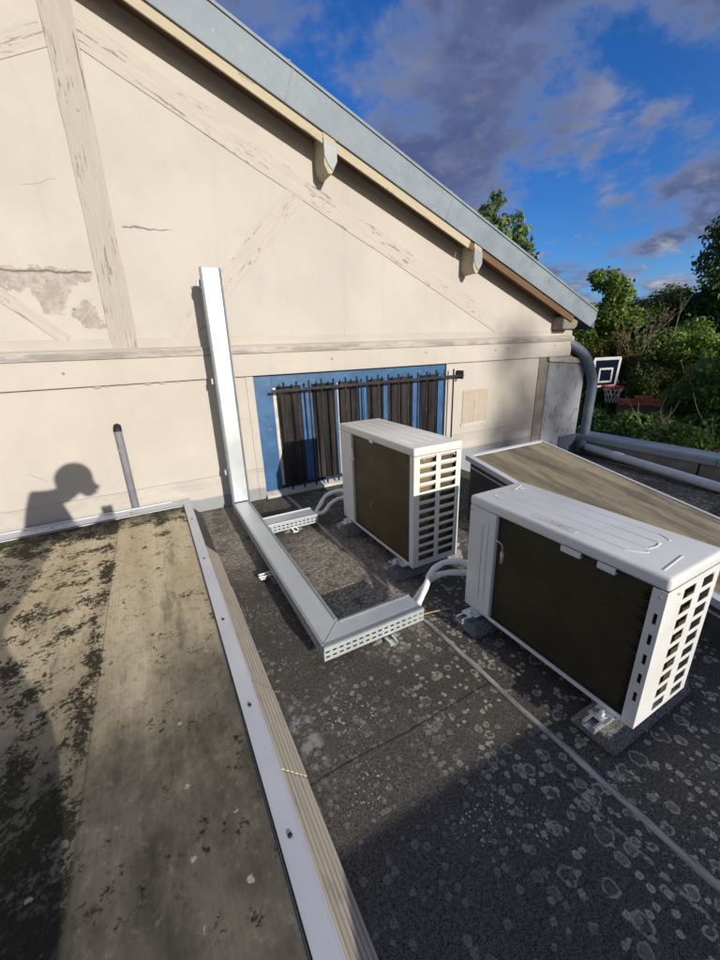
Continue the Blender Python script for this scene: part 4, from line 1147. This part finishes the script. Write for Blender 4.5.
t = thing('bare_bush', 'pale dead branches leaning over the parapet at the lower right of the garden', 'bush', (9.0, 3.2, GZ))
bm = B()
for k in range(5):
    d = Vector((-.1+rng.gauss(0, .25), .25+rng.gauss(0, .25), .9)).normalized(); twig(Vector((9.0+rng.gauss(0, .2), 3.3+rng.gauss(0, .3), -1.3)), d, rng.uniform(.8, 1.2), .014, 1)
tube(bm, [(9.0, 3.3, GZ), (9.0, 3.3, -1.2)], .05, 7)
obj('twigs', bm, 'twig', t, smooth=True)
# the row of thin trees far behind the photographer that shades the right of the wall
rng = random.Random(9)
for k in range(5):
    x0 = 8.88+k*2.9
    t = thing('tall_tree', 'tall thin-leaved tree of the row far behind the photographer', 'tree', (x0+1.4, -38, GZ), 'row of tall trees behind the photographer')
    bm = B(); tube(bm, [(x0+1.4, -38, GZ), (x0+1.4, -38, 6), (x0+1.4, -38, 13)], .2, 8, r1=.06); obj('trunk', bm, 'bark', t, smooth=True)
    bl = [((x0+rng.uniform(.10, 2.80), -38+rng.gauss(0, .3), rng.uniform(9.4, 14.45)), (.22, .25, .25), 1) for i in range(400)]
    leaf_mesh('crown', bl, 6800, .085, 'leaf_mid', t, rng)

# ------------------------------------------------------------------ the photographer (only the shadow falls into the picture)
P = thing('person', 'person in a navy jacket leaning towards a phone, casting the head shadow', 'person', (-.60, -.36, 0))
def skin(name, chains, mat, parent, sub=2):
    """chains: lists of (point, radius); later chains start at the nearest existing vertex"""
    me = bpy.data.meshes.new(name); V = []; E_ = []; Rr = []
    for ch in chains:
        prev = None
        for i, (p, r) in enumerate(ch):
            if isinstance(p, int): prev = p; continue
            V.append(Vector(p)); Rr.append(r); k = len(V)-1
            if prev is not None: E_.append((prev, k))
            prev = k
    me.from_pydata(V, E_, []); o = bpy.data.objects.new(name, me); COL.objects.link(o)
    m = o.modifiers.new('skin', 'SKIN'); m.use_smooth_shade = True
    for d, r in zip(me.skin_vertices[0].data, Rr): d.radius = (r, r) if not isinstance(r, tuple) else r
    me.skin_vertices[0].data[0].use_root = True
    s = o.modifiers.new('sub', 'SUBSURF'); s.levels = sub; s.render_levels = sub
    me.materials.append(MT[mat]); o.parent = parent; o.location = -world_loc(parent)
    return o
pel, wst, chs, nk = (-.58, -.36, .86), (-.45, -.35, 1.06), (-.325, -.335, 1.29), (-.205, -.31, 1.465)
hd = Vector((-.100, -.29, 1.555))
chains = [
    [(pel, .125), (wst, .11), (chs, .115), ((-.312, -.32, 1.475), .100), (nk, .062), ((-.145, -.30, 1.525), .07), (tuple(hd), (.092, .080)), ((-.075, -.285, 1.61), (.078, .070))],
    [(2, 0), ((-.30, -.17, 1.41), .072), ((-.24, -.13, 1.18), .050), ((-.15, -.10, 1.10), .042), ((-.085, -.062, 1.13), .030), ((-.065, -.052, 1.145), (.036, .018))],
    [(2, 0), ((-.30, -.48, 1.40), .072), ((-.42, -.54, 1.16), .052), ((-.50, -.50, .92), .042), ((-.51, -.46, .76), .031), ((-.51, -.45, .71), (.034, .018))],
    [(0, 0), ((-.54, -.27, .80), .092), ((-.285, -.26, .58), .072), ((-.31, -.27, .12), .046), ((-.29, -.27, .045), .042), ((-.15, -.27, .03), .032)],
    [(0, 0), ((-.68, -.46, .80), .090), ((-.96, -.47, .45), .064), ((-1.28, -.48, .13), .045), ((-1.29, -.48, .065), .040), ((-1.16, -.48, .03), .032)],
]
# fingers: the near hand (vertex 12) closes on the phone, the other (vertex 17) hangs slightly curled
for k in range(4):
    fz = 1.112+.017*k; L = (.040, .050, .052, .046)[k]
    chains.append([(12, 0), ((-.040, -.052, fz), .0092), ((-.040+L*.6, -.0515, fz+.004), .0085), ((-.040+L, -.046, fz+.006), .0075)])
chains.append([(12, 0), ((-.055, -.040, 1.172), .0105), ((-.042, -.030, 1.205), .009)])
for k in range(4):
    fy = -.425-.018*k; L = (.068, .078, .074, .058)[k]
    chains.append([(17, 0), ((-.50, fy, .675), .0095), ((-.49, fy, .675-L*.5), .0085), ((-.50, fy, .675-L), .0075)])
chains.append([(17, 0), ((-.49, -.415, .70), .0105), ((-.465, -.41, .665), .009)])
skin('body', chains, 'cloth', P)
bm = B()
bmesh.ops.create_uvsphere(bm, u_segments=20, v_segments=14, radius=1)
for v in bm.verts:
    n = v.co.normalized(); v.co = Vector((n.x*.112, n.y*.098, n.z*.118))
    if n.x > .35 and n.z < .35: v.co *= .93
for v in bm.verts: v.co = Matrix.Rotation(R_(38), 3, 'Y') @ v.co + hd + Vector((-.012, 0, .022))
obj('hair', bm, 'hair', P, smooth=True)
bm = B()
def fb(p, r):
    m = Matrix.Translation(hd+Vector(p)) @ Matrix.Diagonal((*r, 1)); bmesh.ops.create_uvsphere(bm, u_segments=10, v_segments=8, radius=1, matrix=m)
fb((.052, 0, -.045), (.055, .066, .075)); fb((.107, 0, -.06), (.018, .014, .022)); fb((.02, -.083, -.03), (.018, .010, .028)); fb((.02, .083, -.03), (.018, .010, .028)); fb((.092, 0, -.098), (.014, .024, .008))
fc = obj('face', bm, 'skin', P, smooth=True)
ph = thing('phone', 'black phone held up in front of the bending person', 'phone', (0, -.03, 1.10))
bm = B(); box(bm, -.036, .036, -.034, -.026, 1.105, 1.257); obj('phone_body', bm, 'screen', ph, bevel=.004, segs=3)
